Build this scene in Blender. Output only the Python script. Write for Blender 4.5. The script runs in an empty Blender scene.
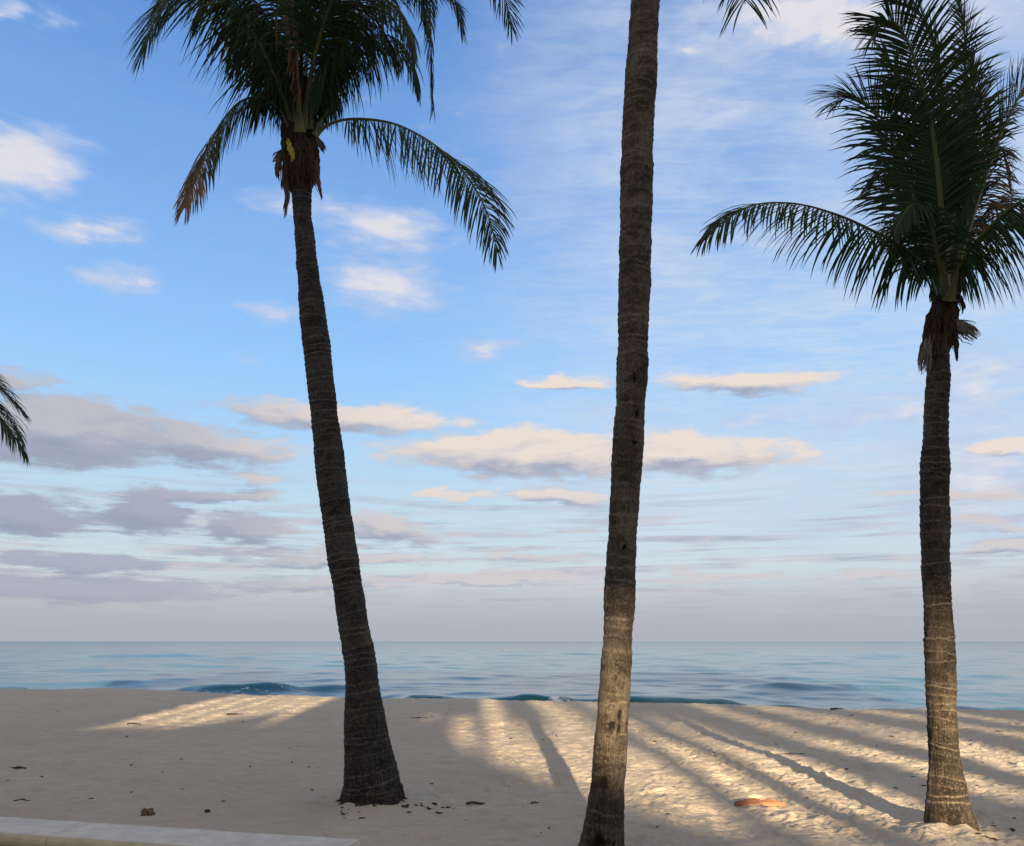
import bpy, math, random
import numpy as np
from mathutils import Vector

# ------------------------------------------------------------------ camera
W, H, F = 1024, 846, 780.0
CAM = Vector((0, 0, 1.7))
PITCH = math.atan((641.3 - 423) / F)
scene = bpy.context.scene
COL = scene.collection
cam = bpy.data.cameras.new('camera')
cam.sensor_width = 36.0
cam.lens = F * 36.0 / W
cam.clip_start = 0.05
cam.clip_end = 90000
camo = bpy.data.objects.new('camera', cam)
camo.location = CAM
camo.rotation_euler = (math.pi / 2 + PITCH, 0, 0)
COL.objects.link(camo)
scene.camera = camo
FWD = Vector((0, math.cos(PITCH), math.sin(PITCH)))
UP = Vector((0, -math.sin(PITCH), math.cos(PITCH)))

def ray(px, py):
    return Vector((1, 0, 0)) * ((px - 512) / F) + UP * ((423 - py) / F) + FWD

def on_ground(px, py, z=0.0):
    r = ray(px, py)
    return CAM + r * ((z - CAM.z) / r.z)

def at_depth(px, py, Y):
    r = ray(px, py)
    return CAM + r * (Y / r.y)

def azel(px, py):
    r = ray(px, py)
    return math.degrees(math.atan2(r.x, r.y)), math.degrees(math.atan2(r.z, math.hypot(r.x, r.y)))

# ------------------------------------------------------------------ light
SUN_EL = math.radians(10.5)
_v = ray(474, 641.3)
SUN_AZ = math.atan2(_v.x, _v.y)            # direction the light travels, from +Y
TX, TY = math.sin(SUN_AZ), math.cos(SUN_AZ)
SUN_STRENGTH = 5.0
SKY_STRENGTH = 0.1
EXPOSURE = 1.75
REAR = 0.67          # scale of the warm fill glow added to the sky overhead and behind

sl = bpy.data.lights.new('sun', 'SUN')
sl.energy = SUN_STRENGTH
sl.angle = math.radians(0.55)
sl.color = (1.0, 0.77, 0.48)
so = bpy.data.objects.new('sun', sl)
d = Vector((TX * math.cos(SUN_EL), TY * math.cos(SUN_EL), -math.sin(SUN_EL)))
so.rotation_euler = d.to_track_quat('-Z', 'Y').to_euler()
so.location = (5, -60, 20)
COL.objects.link(so)

scene.view_settings.view_transform = 'Standard'
scene.view_settings.look = 'None'
scene.view_settings.exposure = EXPOSURE
scene.view_settings.gamma = 1.0
scene.view_settings.use_curve_mapping = False

# ------------------------------------------------------------------ node helper
class NT:
    def __init__(self, tree):
        self.t = tree
    def n(self, typ, **kw):
        nd = self.t.nodes.new(typ)
        for k, v in kw.items():
            setattr(nd, k, v)
        return nd
    def setin(self, sock, v):
        if isinstance(v, bpy.types.NodeSocket):
            self.t.links.new(v, sock)
        else:
            sock.default_value = v
    def math(self, op, a, b=None, c=None, clamp=False):
        nd = self.n('ShaderNodeMath', operation=op, use_clamp=clamp)
        self.setin(nd.inputs[0], a)
        if b is not None: self.setin(nd.inputs[1], b)
        if c is not None: self.setin(nd.inputs[2], c)
        return nd.outputs[0]
    def vmath(self, op, a, b=None, c=None, out=0):
        nd = self.n('ShaderNodeVectorMath', operation=op)
        self.setin(nd.inputs[0], a)
        if b is not None: self.setin(nd.inputs[1], b)
        if c is not None:
            if op == 'SCALE': self.setin(nd.inputs[3], c)
            else: self.setin(nd.inputs[2], c)
        return nd.outputs[out]
    def noise(self, vec, scale, detail=4, rough=0.5, dist=0.0, color=False, dim='3D'):
        nd = self.n('ShaderNodeTexNoise', noise_dimensions=dim)
        self.setin(nd.inputs['Vector'], vec)
        nd.inputs['Scale'].default_value = scale
        nd.inputs['Detail'].default_value = detail
        nd.inputs['Roughness'].default_value = rough
        nd.inputs['Distortion'].default_value = dist
        return nd.outputs['Color' if color else 'Fac']
    def smooth(self, v, a, b, lo=0.0, hi=1.0):
        nd = self.n('ShaderNodeMapRange', interpolation_type='SMOOTHSTEP')
        self.setin(nd.inputs[0], v)
        nd.inputs[1].default_value = a
        nd.inputs[2].default_value = b
        nd.inputs[3].default_value = lo
        nd.inputs[4].default_value = hi
        return nd.outputs[0]
    def mix(self, f, a, b, blend='MIX'):
        nd = self.n('ShaderNodeMix', data_type='RGBA', blend_type=blend)
        self.setin(nd.inputs[0], f)
        def c(v):
            return v if isinstance(v, bpy.types.NodeSocket) else (v[0], v[1], v[2], 1.0)
        self.setin(nd.inputs[6], c(a))
        self.setin(nd.inputs[7], c(b))
        return nd.outputs[2]
    def ramp(self, f, stops, interp='LINEAR'):
        nd = self.n('ShaderNodeValToRGB')
        cr = nd.color_ramp
        cr.interpolation = interp
        while len(cr.elements) < len(stops):
            cr.elements.new(0.5)
        for e, (p, c) in zip(cr.elements, stops):
            e.position = p
            e.color = (c[0], c[1], c[2], 1)
        self.setin(nd.inputs[0], f)
        return nd.outputs[0]
    def mapping(self, vec, loc=(0, 0, 0), rot=(0, 0, 0), sc=(1, 1, 1), typ='POINT'):
        nd = self.n('ShaderNodeMapping', vector_type=typ)
        self.setin(nd.inputs[0], vec)
        nd.inputs[1].default_value = loc
        nd.inputs[2].default_value = rot
        nd.inputs[3].default_value = sc
        return nd.outputs[0]
    def comb(self, x, y, z):
        nd = self.n('ShaderNodeCombineXYZ')
        self.setin(nd.inputs[0], x); self.setin(nd.inputs[1], y); self.setin(nd.inputs[2], z)
        return nd.outputs[0]
    def sep(self, v):
        nd = self.n('ShaderNodeSeparateXYZ')
        self.setin(nd.inputs[0], v)
        return nd.outputs

def lin(*c):
    r = []
    for v in c:
        v /= 255.0
        r.append(v / 12.92 if v <= 0.04045 else ((v + 0.055) / 1.055) ** 2.4)
    return tuple(r)
KE = 2.0 ** EXPOSURE
def disp(*c):      # radiance which the exposure shows as this sRGB colour
    return tuple(v / KE for v in lin(*c))

# ------------------------------------------------------------------ world
wd = bpy.data.worlds.new('World')
scene.world = wd
wd.use_nodes = True
t = wd.node_tree
t.nodes.clear()
w = NT(t)
outw = w.n('ShaderNodeOutputWorld')
bg = w.n('ShaderNodeBackground')
bg.inputs['Strength'].default_value = SKY_STRENGTH
t.links.new(bg.outputs[0], outw.inputs[0])
sky = w.n('ShaderNodeTexSky', sky_type='NISHITA', sun_disc=False)
sky.sun_elevation = SUN_EL
sky.sun_rotation = math.radians(180) + SUN_AZ
sky.air_density = 1.0
sky.dust_density = 0.6
sky.ozone_density = 2.0
tc = w.n('ShaderNodeTexCoord')
DIR = tc.outputs['Generated']
dx, dy, dz = w.sep(DIR)[:3]
az = w.math('MULTIPLY', w.math('ARCTAN2', dx, dy), 180 / math.pi)
el = w.math('MULTIPLY', w.math('ARCSINE', dz), 180 / math.pi)
AE = w.comb(az, el, 0.0)
# cloud sheet coordinates (a flat layer high overhead)
dzc = w.math('MAXIMUM', dz, 0.03)
SH = w.comb(w.math('DIVIDE', dx, dzc), w.math('DIVIDE', dy, dzc), 0.0)

# (x0, x1, y0, y1, tilt_px_per_px, weight) in the photo, turned into azimuth/elevation ellipses
def ell(c):
    x0, x1, y0, y1, tilt, wt = c
    cx, cy = (x0 + x1) / 2, (y0 + y1) / 2
    a, e = azel(cx, cy)
    a0, e0 = azel(x0, cy - (x0 - cx) * -tilt)
    a1, e1 = azel(x1, cy + (x1 - cx) * tilt)
    hw = math.hypot(a1 - a0, e1 - e0) / 2
    ang = math.atan2(e1 - e0, a1 - a0)
    _, et = azel(cx, y0); _, eb = azel(cx, y1)
    return a, e, hw, (et - eb) / 2, ang, wt

CUM = [  # crisp-edged cumulus bars
    (368, 700, 430, 480, 0.02, 1.25), (540, 828, 434, 474, 0.01, 1.1), (420, 620, 424, 462, 0, 1.0), (600, 760, 430, 458, 0.02, .9),
    (205, 490, 402, 434, 0.04, 1.0), (240, 400, 402, 424, 0.02, .8),
    (640, 850, 369, 394, 0.01, 1.0), (515, 622, 375, 392, 0, .95), (960, 1060, 436, 454, -0.03, 1.0),
    (-90, 210, 398, 468, 0.06, 1.5), (90, 315, 425, 466, 0.10, 1.1), (-60, 70, 366, 398, 0.1, .8), (30, 170, 396, 440, .12, .9),
    (405, 505, 490, 500, 0, .8), (505, 612, 486, 506, .08, 1.0), (200, 300, 472, 486, .1, .7),
    (-60, 110, 492, 540, 0.0, 1.2), (90, 200, 486, 538, 0.0, 1.2), (150, 290, 488, 506, -.02, .9), (-20, 190, 552, 572, 0.03, 1.1),
    (190, 300, 512, 548, 0.06, 1.0), (330, 450, 515, 545, .1, .9), (-60, 240, 574, 606, .03, 1.2), (200, 470, 548, 566, 0, .8),
    (200, 420, 572, 592, 0, .9), (380, 620, 570, 584, 0, .9), (620, 800, 572, 584, 0, .75), (470, 600, 552, 562, 0, .6),
    (950, 1060, 538, 560, -.05, .9), (850, 1060, 486, 500, 0, .7), (930, 1060, 515, 530, .05, .7), (800, 940, 570, 582, 0, .7),
]
WSP = [  # soft wisps
    (-70, 105, 118, 196, .12, 1.5), (-60, 80, 130, 215, .1, 1.0), (15, 160, 214, 246, .03, 1.1), (75, 175, 258, 296, .1, .9),
    (240, 360, 186, 226, .12, .8), (300, 460, 198, 256, .2, 1.2), (225, 330, 296, 328, -.05, .8), (300, 470, 256, 316, .18, 1.15), (380, 450, 250, 285, .3, .6),
    (445, 525, 334, 362, .1, .9), (690, 900, -25, 52, -.05, 1.5), (795, 900, -10, 56, -.3, 1.7), (655, 730, 28, 60, .1, .9),
    (-30, 40, -4, 22, .1, .8), (25, 85, 6, 30, .2, .7), (900, 1060, -30, 60, .1, .7), (540, 700, 380, 440, 0, .5), (740, 1060, 385, 440, -.1, .9),
    (860, 1090, 400, 560, 0, 1.0), (700, 900, 470, 560, 0, .55), (640, 900, 395, 430, -.15, .8), (880, 1080, 330, 440, -.25, .9), (230, 270, 350, 366, 0, .5),
]

# shared edge noise
nz1 = w.noise(w.mapping(AE, sc=(.28, .75, 1)), 1.0, detail=6, rough=.56, color=True)
nz1v = w.vmath('SUBTRACT', nz1, (0.5, 0.5, 0.5))
nzf = w.noise(w.mapping(AE, loc=(7, 3, 0), sc=(.35, 1.1, 1)), 1.0, detail=7, rough=.6)
warped = w.vmath('MULTIPLY_ADD', nz1v, (5.5, 1.9, 0), AE)

def field(vec, items):
    acc = None
    for c in items:
        a, e, hw, hh, ang, wt = ell(c)
        m = w.mapping(vec, loc=(a, e, 0), rot=(0, 0, ang), sc=(hw * 1.2, hh * 1.3, 1), typ='TEXTURE')
        g = w.n('ShaderNodeTexGradient', gradient_type='SPHERICAL')
        w.setin(g.inputs[0], m)
        v = w.math('MULTIPLY', g.outputs[1], wt)
        acc = v if acc is None else w.math('SMOOTH_MAX', acc, v, .12)
    return acc

f0 = field(warped, CUM)
f1 = field(w.vmath('ADD', warped, (0.4, 0.62, 0)), CUM)
nzc = w.math('SUBTRACT', nzf, .5)
nzl = w.noise(w.mapping(AE, loc=(2, 8, 0), sc=(.22, 2.2, 1)), 1.4, detail=7, rough=.65)
nzl = w.math('MULTIPLY', w.math('SUBTRACT', nzl, .5), w.smooth(el, 6, 13, 1.5, .25))
cumd = w.smooth(w.math('ADD', f0, w.math('MULTIPLY', w.math('MULTIPLY_ADD', nzc, 1.3, nzl), w.smooth(f0, 0, .22, .0, 1))), .07, .58)
lit = w.math('MULTIPLY_ADD', w.math('SUBTRACT', f0, f1), 1.15, w.math('MULTIPLY_ADD', nzc, 1.1, .70), clamp=True)
# bars low on the left stand in shade
sh_side = w.math('MULTIPLY', w.smooth(az, -26, -6, 0.44, 1.0), w.smooth(el, 8.5, 11.5, .62, 1.0))
lit = w.math('MULTIPLY', lit, sh_side)

wn = w.noise(w.mapping(AE, loc=(3, 9, 0), rot=(0, 0, .12), sc=(.16, .6, 1)), 1.3, detail=7, rough=.62, dist=.5)
wf = field(w.vmath('MULTIPLY_ADD', nz1v, (6, 2.5, 0), AE), WSP)
wspd = w.smooth(w.math('MULTIPLY_ADD', w.math('MULTIPLY', w.math('SUBTRACT', wn, .5), w.smooth(wf, 0, .3)), 1.5, wf), .05, 1.0, 0, .84)

# rippled high cirrus, mostly to the right
c1 = w.noise(w.mapping(SH, rot=(0, 0, .5), sc=(.8, 2.0, 1)), 1.4, detail=5, rough=.6, dist=.6)
c2 = w.noise(w.mapping(SH, rot=(0, 0, .9), sc=(2.6, 9.0, 1)), 2.2, detail=5, rough=.62, dist=.9)
cmask = w.math('MULTIPLY', w.smooth(az, -10, 14, .04, 1.0), w.smooth(el, 2, 12, 0.2, 1.0))
cir = w.math('MULTIPLY', w.smooth(w.math('MULTIPLY_ADD', w.math('SUBTRACT', c2, .5), .75, c1), .32, .80), w.math('MULTIPLY', cmask, .36))
cb = w.noise(w.mapping(AE, loc=(1, 4, 0), rot=(0, 0, .3), sc=(.05, .12, 1)), 1.6, detail=5, rough=.6, dist=.4)
cbase = w.math('MULTIPLY', cmask, w.smooth(cb, .3, .7, .14, .46))

# low haze streaks close to the horizon
st = w.noise(w.mapping(AE, sc=(.05, 1.1, 1)), 1.5, detail=6, rough=.6, dist=.3)
streak = w.math('MULTIPLY', w.smooth(st, .44, .64), w.math('MULTIPLY', w.smooth(el, 1.0, 3.0), w.smooth(el, 7, 13, 1, 0)))

# clear sky: Nishita, graded by elevation towards this morning's blue
tint = w.ramp(w.math('DIVIDE', w.math('MAXIMUM', el, 0), 60.0),
    [(0.0, (1, 1, 1)), (.1, (1, 1, 1)), (.25, (1, 1, 1)), (.45, (1, 1, 1)), (1, (1, 1, 1))])
K = 1.0 / SKY_STRENGTH
def dsp(*c): return tuple(v * K for v in disp(*c))
clear_ref = w.ramp(w.math('DIVIDE', w.math('MAXIMUM', el, 0), 50.0),
    [(0.0, disp(172, 177, 188)), (.055, disp(186, 190, 200)), (.11, disp(196, 211, 219)), (.2, disp(186, 212, 231)), (.28, disp(170, 208, 242)), (.38, disp(148, 199, 250)),
     (.6, disp(124, 172, 235)), (.85, disp(92, 143, 214)), (1, disp(80, 128, 200))])
clear_ref = w.vmath('SCALE', clear_ref, c=K)
frontw = w.smooth(w.math('SUBTRACT', dy, w.math('MULTIPLY', w.math('MAXIMUM', w.math('SUBTRACT', dz, .66), 0), 2.0)), -.25, .35)
# overhead and behind: a warm fill added to the sky to lift the shade
rearc = w.mix(.75, sky.outputs[0], dsp(252, 238, 224))
rearc = w.vmath('SCALE', rearc, c=REAR)
skyc = w.mix(frontw, rearc, w.mix(.94, sky.outputs[0], clear_ref))

c = w.mix(w.math('ADD', cbase, cir), skyc, dsp(214, 224, 238))
c = w.mix(w.math('MULTIPLY', streak, .7), c, w.mix(w.smooth(wn, .35, .62), dsp(160, 165, 186), dsp(206, 192, 198)))
wcol = w.mix(w.smooth(w.math('SUBTRACT', wf, w.math('MULTIPLY', nzc, -1.5)), .4, 1.2), dsp(188, 204, 234), dsp(236, 230, 232))
c = w.mix(wspd, c, wcol)
ccol = w.ramp(lit, [(0, disp(146, 156, 178)), (.3, disp(168, 174, 192)), (.6, disp(210, 204, 206)), (1, disp(237, 223, 212))])
ccol = w.vmath('SCALE', ccol, c=K)
c = w.mix(w.math('MULTIPLY', cumd, w.smooth(el, 2.0, 8, .75, .97)), c, ccol)
# mauve bank on the horizon
bank = w.smooth(w.math('MULTIPLY_ADD', w.math('SUBTRACT', st, .5), 4.5, el), .8, 4.4, .8, 0)
c = w.mix(w.math('MULTIPLY', bank, frontw), c, dsp(174, 177, 188))
t.links.new(c, bg.inputs['Color'])

# ------------------------------------------------------------------ mesh helpers
def mesh_np(name, verts, quads=None, tris=None, mat=None, parent=None, smooth=True, attrs=None):
    verts = np.asarray(verts, dtype=np.float32)
    me = bpy.data.meshes.new(name)
    nq = 0 if quads is None else len(quads)
    nt = 0 if tris is None else len(tris)
    me.vertices.add(len(verts)); me.vertices.foreach_set('co', verts.ravel())
    loops = []
    if nq: loops.append(np.asarray(quads, dtype=np.int32).ravel())
    if nt: loops.append(np.asarray(tris, dtype=np.int32).ravel())
    lp = np.concatenate(loops)
    me.loops.add(len(lp)); me.loops.foreach_set('vertex_index', lp)
    me.polygons.add(nq + nt)
    starts = np.concatenate([np.arange(nq) * 4, nq * 4 + np.arange(nt) * 3]).astype(np.int32)
    me.polygons.foreach_set('loop_start', starts)
    me.polygons.foreach_set('use_smooth', np.full(nq + nt, smooth))
    me.update(calc_edges=True)
    me.validate()
    if attrs:
        for k, v in attrs.items():
            a = me.attributes.new(k, 'FLOAT', 'POINT')
            a.data.foreach_set('value', np.asarray(v, dtype=np.float32))
    ob = bpy.data.objects.new(name, me)
    COL.objects.link(ob)
    if mat: me.materials.append(mat)
    if parent: ob.parent = parent
    return ob

def thing(name, loc, label, cat, group=None):
    o = bpy.data.objects.new(name, None)
    o.location = loc
    o.empty_display_size = .2
    COL.objects.link(o)
    o['label'] = label; o['category'] = cat
    if group: o['group'] = group
    return o
def tag(o, label, cat, group=None):
    o['label'] = label; o['category'] = cat
    if group: o['group'] = group
    return o

def grid_quads(nr, nc, wrap=False):
    i = np.arange(nr - 1)[:, None]
    j = np.arange(nc if wrap else nc - 1)[None, :]
    j2 = (j + 1) % nc
    q = np.stack([i * nc + j, i * nc + j2, (i + 1) * nc + j2, (i + 1) * nc + j], -1)
    return q.reshape(-1, 4)

_rng = np.random.RandomState(7)
_tab = _rng.rand(512, 512).astype(np.float32)
def vn(x, y, seed=0):
    x = x + seed * 37.17; y = y + seed * 91.73
    xi = np.floor(x).astype(int); yi = np.floor(y).astype(int)
    fx = x - xi; fy = y - yi
    fx = fx * fx * fx * (fx * (fx * 6 - 15) + 10); fy = fy * fy * fy * (fy * (fy * 6 - 15) + 10)
    a = _tab[xi % 512, yi % 512]; b = _tab[(xi + 1) % 512, yi % 512]
    c_ = _tab[xi % 512, (yi + 1) % 512]; d_ = _tab[(xi + 1) % 512, (yi + 1) % 512]
    return (a * (1 - fx) + b * fx) * (1 - fy) + (c_ * (1 - fx) + d_ * fx) * fy - .5
def fbm(x, y, lam, octs, gain=.5, seed=0):
    r = 0; a = 1.0
    for k in range(octs):
        r = r + a * vn(x / lam, y / lam, seed + k)
        lam *= .5; a *= gain
    return r

# ------------------------------------------------------------------ materials
def newmat(name):
    m = bpy.data.materials.new(name)
    m.use_nodes = True
    m.node_tree.nodes.clear()
    k = NT(m.node_tree)
    out = k.n('ShaderNodeOutputMaterial')
    b = k.n('ShaderNodeBsdfPrincipled')
    m.node_tree.links.new(b.outputs[0], out.inputs[0])
    return m, k, b, out
def bump(k, b, h, strength, dist):
    nd = k.n('ShaderNodeBump')
    nd.inputs['Strength'].default_value = strength
    nd.inputs['Distance'].default_value = dist
    k.setin(nd.inputs['Height'], h)
    k.t.links.new(nd.outputs[0], b.inputs['Normal'])
def objco(k):
    return k.n('ShaderNodeTexCoord').outputs['Object']

def mat_sand():
    m, k, b, o = newmat('sand')
    p = objco(k)
    n1 = k.noise(p, .5, 5, .6)
    n2 = k.noise(k.mapping(p, sc=(.5, 1.5, 1)), 4.5, 6, .7)
    n3 = k.noise(p, 90, 3, .7)
    c = k.mix(k.smooth(n1, .3, .7), (.47, .40, .32), (.53, .455, .37))
    c = k.mix(k.smooth(n2, .38, .68, 0, .6), c, (.40, .34, .27))
    c = k.mix(k.smooth(n3, .35, .7, 0, .4), c, (.38, .32, .25))
    sp = k.noise(p, 34, 2, .5)
    c = k.mix(k.smooth(sp, .73, .77, 0, .7), c, (.14, .10, .08))
    k.setin(b.inputs['Base Color'], c)
    b.inputs['Roughness'].default_value = .95
    b.inputs['Specular IOR Level'].default_value = .15
    h = k.math('MULTIPLY_ADD', n3, .25, k.noise(k.mapping(p, sc=(1, 1.6, 1)), 16, 4, .6))
    bump(k, b, h, .9, .035)
    return m

def mat_water():
    m, k, b, o = newmat('sea_water')
    p = objco(k)
    foam = k.n('ShaderNodeAttribute', attribute_name='foam').outputs['Fac']
    teal = k.n('ShaderNodeAttribute', attribute_name='shallow').outputs['Fac']
    fn = k.noise(k.mapping(p, sc=(.8, 1.3, 1)), 3.2, 5, .7)
    ff = k.smooth(k.math('MULTIPLY_ADD', k.math('SUBTRACT', fn, .5), 1.7, foam), .38, .75)
    base = k.mix(teal, (.038, .105, .15), (.008, .085, .080))
    k.setin(b.inputs['Base Color'], k.mix(ff, base, (.80, .80, .78)))
    k.setin(b.inputs['Roughness'], k.math('MULTIPLY_ADD', ff, .7, .08))
    b.inputs['IOR'].default_value = 1.33
    far = k.n('ShaderNodeAttribute', attribute_name='far').outputs['Fac']
    k.setin(b.inputs['Roughness'], k.math('ADD', k.math('MULTIPLY_ADD', ff, .7, .08), k.math('MULTIPLY', far, .14)))
    h1 = k.noise(k.mapping(p, rot=(0, 0, .15), sc=(.09, .5, 1)), 1.0, 5, .55, .3)
    h2 = k.noise(k.mapping(p, rot=(0, 0, -.1), sc=(.9, 3.2, 1)), .9, 4, .55)
    h = k.math('MULTIPLY_ADD', h2, .14, h1)
    bump(k, b, h, 1.0, .08)
    return m

def mat_bark(name, dark, light, scar):
    m, k, b, o = newmat(name)
    at = k.n('ShaderNodeAttribute', attribute_name='ring').outputs['Fac']
    uu = k.n('ShaderNodeAttribute', attribute_name='around').outputs['Fac']
    vv = k.n('ShaderNodeAttribute', attribute_name='along').outputs['Fac']
    p = objco(k)
    cyl = k.comb(k.math('MULTIPLY', k.math('SINE', uu), 1.0), k.math('MULTIPLY', k.math('COSINE', uu), 1.0), vv)
    fisv = k.noise(k.mapping(cyl, sc=(9, 9, 3.0)), 1.6, 5, .6)
    fish = k.noise(k.mapping(cyl, sc=(3.5, 3.5, 11)), 1.6, 6, .62)
    fm_ = k.smooth(vv, .5, 1.7)
    fis = k.math('ADD', k.math('MULTIPLY', fish, fm_), k.math('MULTIPLY', fisv, k.math('SUBTRACT', 1.0, fm_)))
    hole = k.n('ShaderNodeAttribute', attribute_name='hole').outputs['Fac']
    fine = k.noise(k.mapping(cyl, sc=(5, 5, 34)), 1.5, 5, .68)
    blo = k.noise(k.mapping(p, sc=(1, 1, .8)), 2.6, 5, .65)
    c = k.mix(k.smooth(blo, .38, .64), dark, light)
    band = k.noise(k.mapping(cyl, sc=(.12, .12, 1)), 6.5, 5, .72)
    c = k.mix(k.smooth(band, .49, .60, 0, .85), c, (dark[0] * .4, dark[1] * .38, dark[2] * .36))
    blo2 = k.noise(k.mapping(p, loc=(5, 2, 1), sc=(1, 1, 2.2)), 3.5, 5, .7)
    c = k.mix(k.smooth(blo2, .52, .66, 0, .6), c, (dark[0] * .5, dark[1] * .48, dark[2] * .46))
    c = k.mix(k.math('MULTIPLY', k.smooth(fis, .45, .62, .75, 0), k.math('MULTIPLY_ADD', fm_, -.5, 1.0)), c, (dark[0] * .35, dark[1] * .33, dark[2] * .3))
    c = k.mix(k.smooth(fine, .5, .75, 0, .6), c, scar)
    c = k.mix(k.math('MULTIPLY', at, k.smooth(fine, .33, .62, .1, .95)), c, scar)
    c = k.mix(k.smooth(hole, .2, .8), c, (.012, .009, .007))  # notch cavities darkened in colour: rotten wood plus the shade inside
    k.setin(b.inputs['Base Color'], c)
    b.inputs['Roughness'].default_value = .9
    b.inputs['Specular IOR Level'].default_value = .2
    h = k.math('MULTIPLY_ADD', fis, 1.2, k.math('MULTIPLY', fine, .8))
    bump(k, b, h, .9, .016)
    return m

def mat_leaf():
    m, k, b, o = newmat('palm_leaf')
    dry = k.n('ShaderNodeAttribute', attribute_name='dry').outputs['Fac']
    stem = k.n('ShaderNodeAttribute', attribute_name='stem').outputs['Fac']
    p = objco(k)
    n = k.noise(p, 3.0, 3, .6)
    g = k.mix(n, (.016, .038, .014), (.036, .064, .019))
    dd = k.smooth(k.math('MULTIPLY_ADD', k.math('SUBTRACT', n, .5), .8, dry), .35, .75)
    g = k.mix(dd, g, k.mix(n, (.16, .075, .035), (.26, .16, .09)))
    g = k.mix(stem, g, (.13, .14, .055))
    k.setin(b.inputs['Base Color'], g)
    b.inputs['Roughness'].default_value = .5
    b.inputs['Specular IOR Level'].default_value = .28
    tr = k.n('ShaderNodeBsdfTranslucent')
    k.setin(tr.inputs[0], k.vmath('SCALE', g, c=1.0))
    mx = k.n('ShaderNodeMixShader'); mx.inputs[0].default_value = .22
    k.t.links.new(b.outputs[0], mx.inputs[1]); k.t.links.new(tr.outputs[0], mx.inputs[2])
    k.t.links.new(mx.outputs[0], o.inputs[0])
    return m

def mat_simple(name, c1, c2, scale=20, rough=.85, bs=.5, bd=.01, st=(1, 1, 1)):
    m, k, b, o = newmat(name)
    p = objco(k)
    n = k.noise(k.mapping(p, sc=st), scale, 5, .62)
    k.setin(b.inputs['Base Color'], k.mix(k.smooth(n, .3, .7), c1, c2))
    b.inputs['Roughness'].default_value = rough
    b.inputs['Specular IOR Level'].default_value = .25
    bump(k, b, n, bs, bd)
    return m

M_SAND = mat_sand()
M_WATER = mat_water()
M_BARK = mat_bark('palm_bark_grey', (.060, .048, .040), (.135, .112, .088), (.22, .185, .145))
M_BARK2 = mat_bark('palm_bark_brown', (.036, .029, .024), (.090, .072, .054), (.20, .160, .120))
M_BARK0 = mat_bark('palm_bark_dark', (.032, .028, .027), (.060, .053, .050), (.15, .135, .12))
M_LEAF = mat_leaf()
M_FIBRE = mat_simple('palm_fibre', (.024, .016, .012), (.065, .043, .031), 30, .95, .9, .02, (1, 1, .25))
M_SHEATH = mat_simple('dry_sheath', (.05, .037, .028), (.115, .085, .064), 14, .9, .7, .01, (1, 1, .3))
M_GREY = mat_simple('ragged_net', (.08, .07, .062), (.19, .17, .15), 22, .95, .9, .02, (1, 1, .4))
M_YEL = mat_simple('yellow_spathe', (.34, .26, .06), (.50, .40, .12), 10, .6, .3, .01)
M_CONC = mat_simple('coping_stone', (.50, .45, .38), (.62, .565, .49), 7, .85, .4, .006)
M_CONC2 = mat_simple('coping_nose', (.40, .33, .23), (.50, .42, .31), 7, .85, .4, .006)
M_BLOCKER = mat_simple('blocker_pale', (.42, .39, .34), (.50, .47, .42), 4, .9, .3, .01)
M_BROWN = mat_simple('dark_debris', (.022, .016, .012), (.07, .05, .035), 40, .9, .8, .01)
M_HUSK = mat_simple('palm_husk', (.13, .055, .033), (.31, .155, .08), 9, .75, .8, .02, (.35, 2, 2))
M_CLUMP = mat_simple('dry_clump', (.10, .06, .04), (.26, .17, .11), 30, .9, .9, .02)

# ------------------------------------------------------------------ sand: one sheet to the horizon
crest_px = [(-400, 686), (-60, 688), (40, 689.5), (110, 688.5), (180, 692), (260, 695.5), (340, 698), (440, 699.5), (520, 700.5), (600, 702), (640, 704),
            (720, 705.5), (800, 707.5), (860, 709.5), (930, 710.5), (1024, 712), (1500, 717)]
cr_az, cr_r = [], []
for px, py in crest_px:
    g = on_ground(px, py)
    cr_az.append(math.atan2(g.x, g.y)); cr_r.append(math.hypot(g.x, g.y))
cr_az = np.array(cr_az); cr_r = np.array(cr_r)
SEA = -1.3

# footprints and ruts stamped in a height map
GX0, GY0, RES = -24.0, 3.0, .022
NXG, NYG = int(46 / RES), int(34 / RES)
hm = np.zeros((NXG, NYG), dtype=np.float32)
rs = np.random.RandomState(3)
def stamp(cx, cy, ang, L, Wd, dep):
    R = L * 1.5
    i0 = int((cx - R - GX0) / RES); i1 = int((cx + R - GX0) / RES)
    j0 = int((cy - R - GY0) / RES); j1 = int((cy + R - GY0) / RES)
    if i0 < 0 or j0 < 0 or i1 >= NXG or j1 >= NYG: return
    X = GX0 + np.arange(i0, i1)[:, None] * RES - cx
    Y = GY0 + np.arange(j0, j1)[None, :] * RES - cy
    u = (X * math.cos(ang) + Y * math.sin(ang)) / L
    v = (-X * math.sin(ang) + Y * math.cos(ang)) / Wd
    r = np.sqrt(u * u + v * v)
    hm[i0:i1, j0:j1] += dep * (-np.exp(-(r / .62) ** 2 * 1.2) * 1.0 + .55 * np.exp(-((r - 1.05) / .28) ** 2) * (1 + .5 * u))
def dens(x, y):
    az_ = math.atan2(x, y)
    return .18 + .82 * min(1, max(0, (az_ + .12) / .25))
n = 0
while n < 13000:
    x = rs.uniform(-18, 21); y = 4 + 30 * rs.rand() ** 1.3
    if rs.rand() > dens(x, y): n += .35; continue
    n += 1
    s_ = rs.uniform(.35, 1.1)
    stamp(x, y, rs.uniform(0, math.pi), .15 * s_, .085 * s_, rs.uniform(.006, .022) * (.6 if x < -1 else 1))
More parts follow.
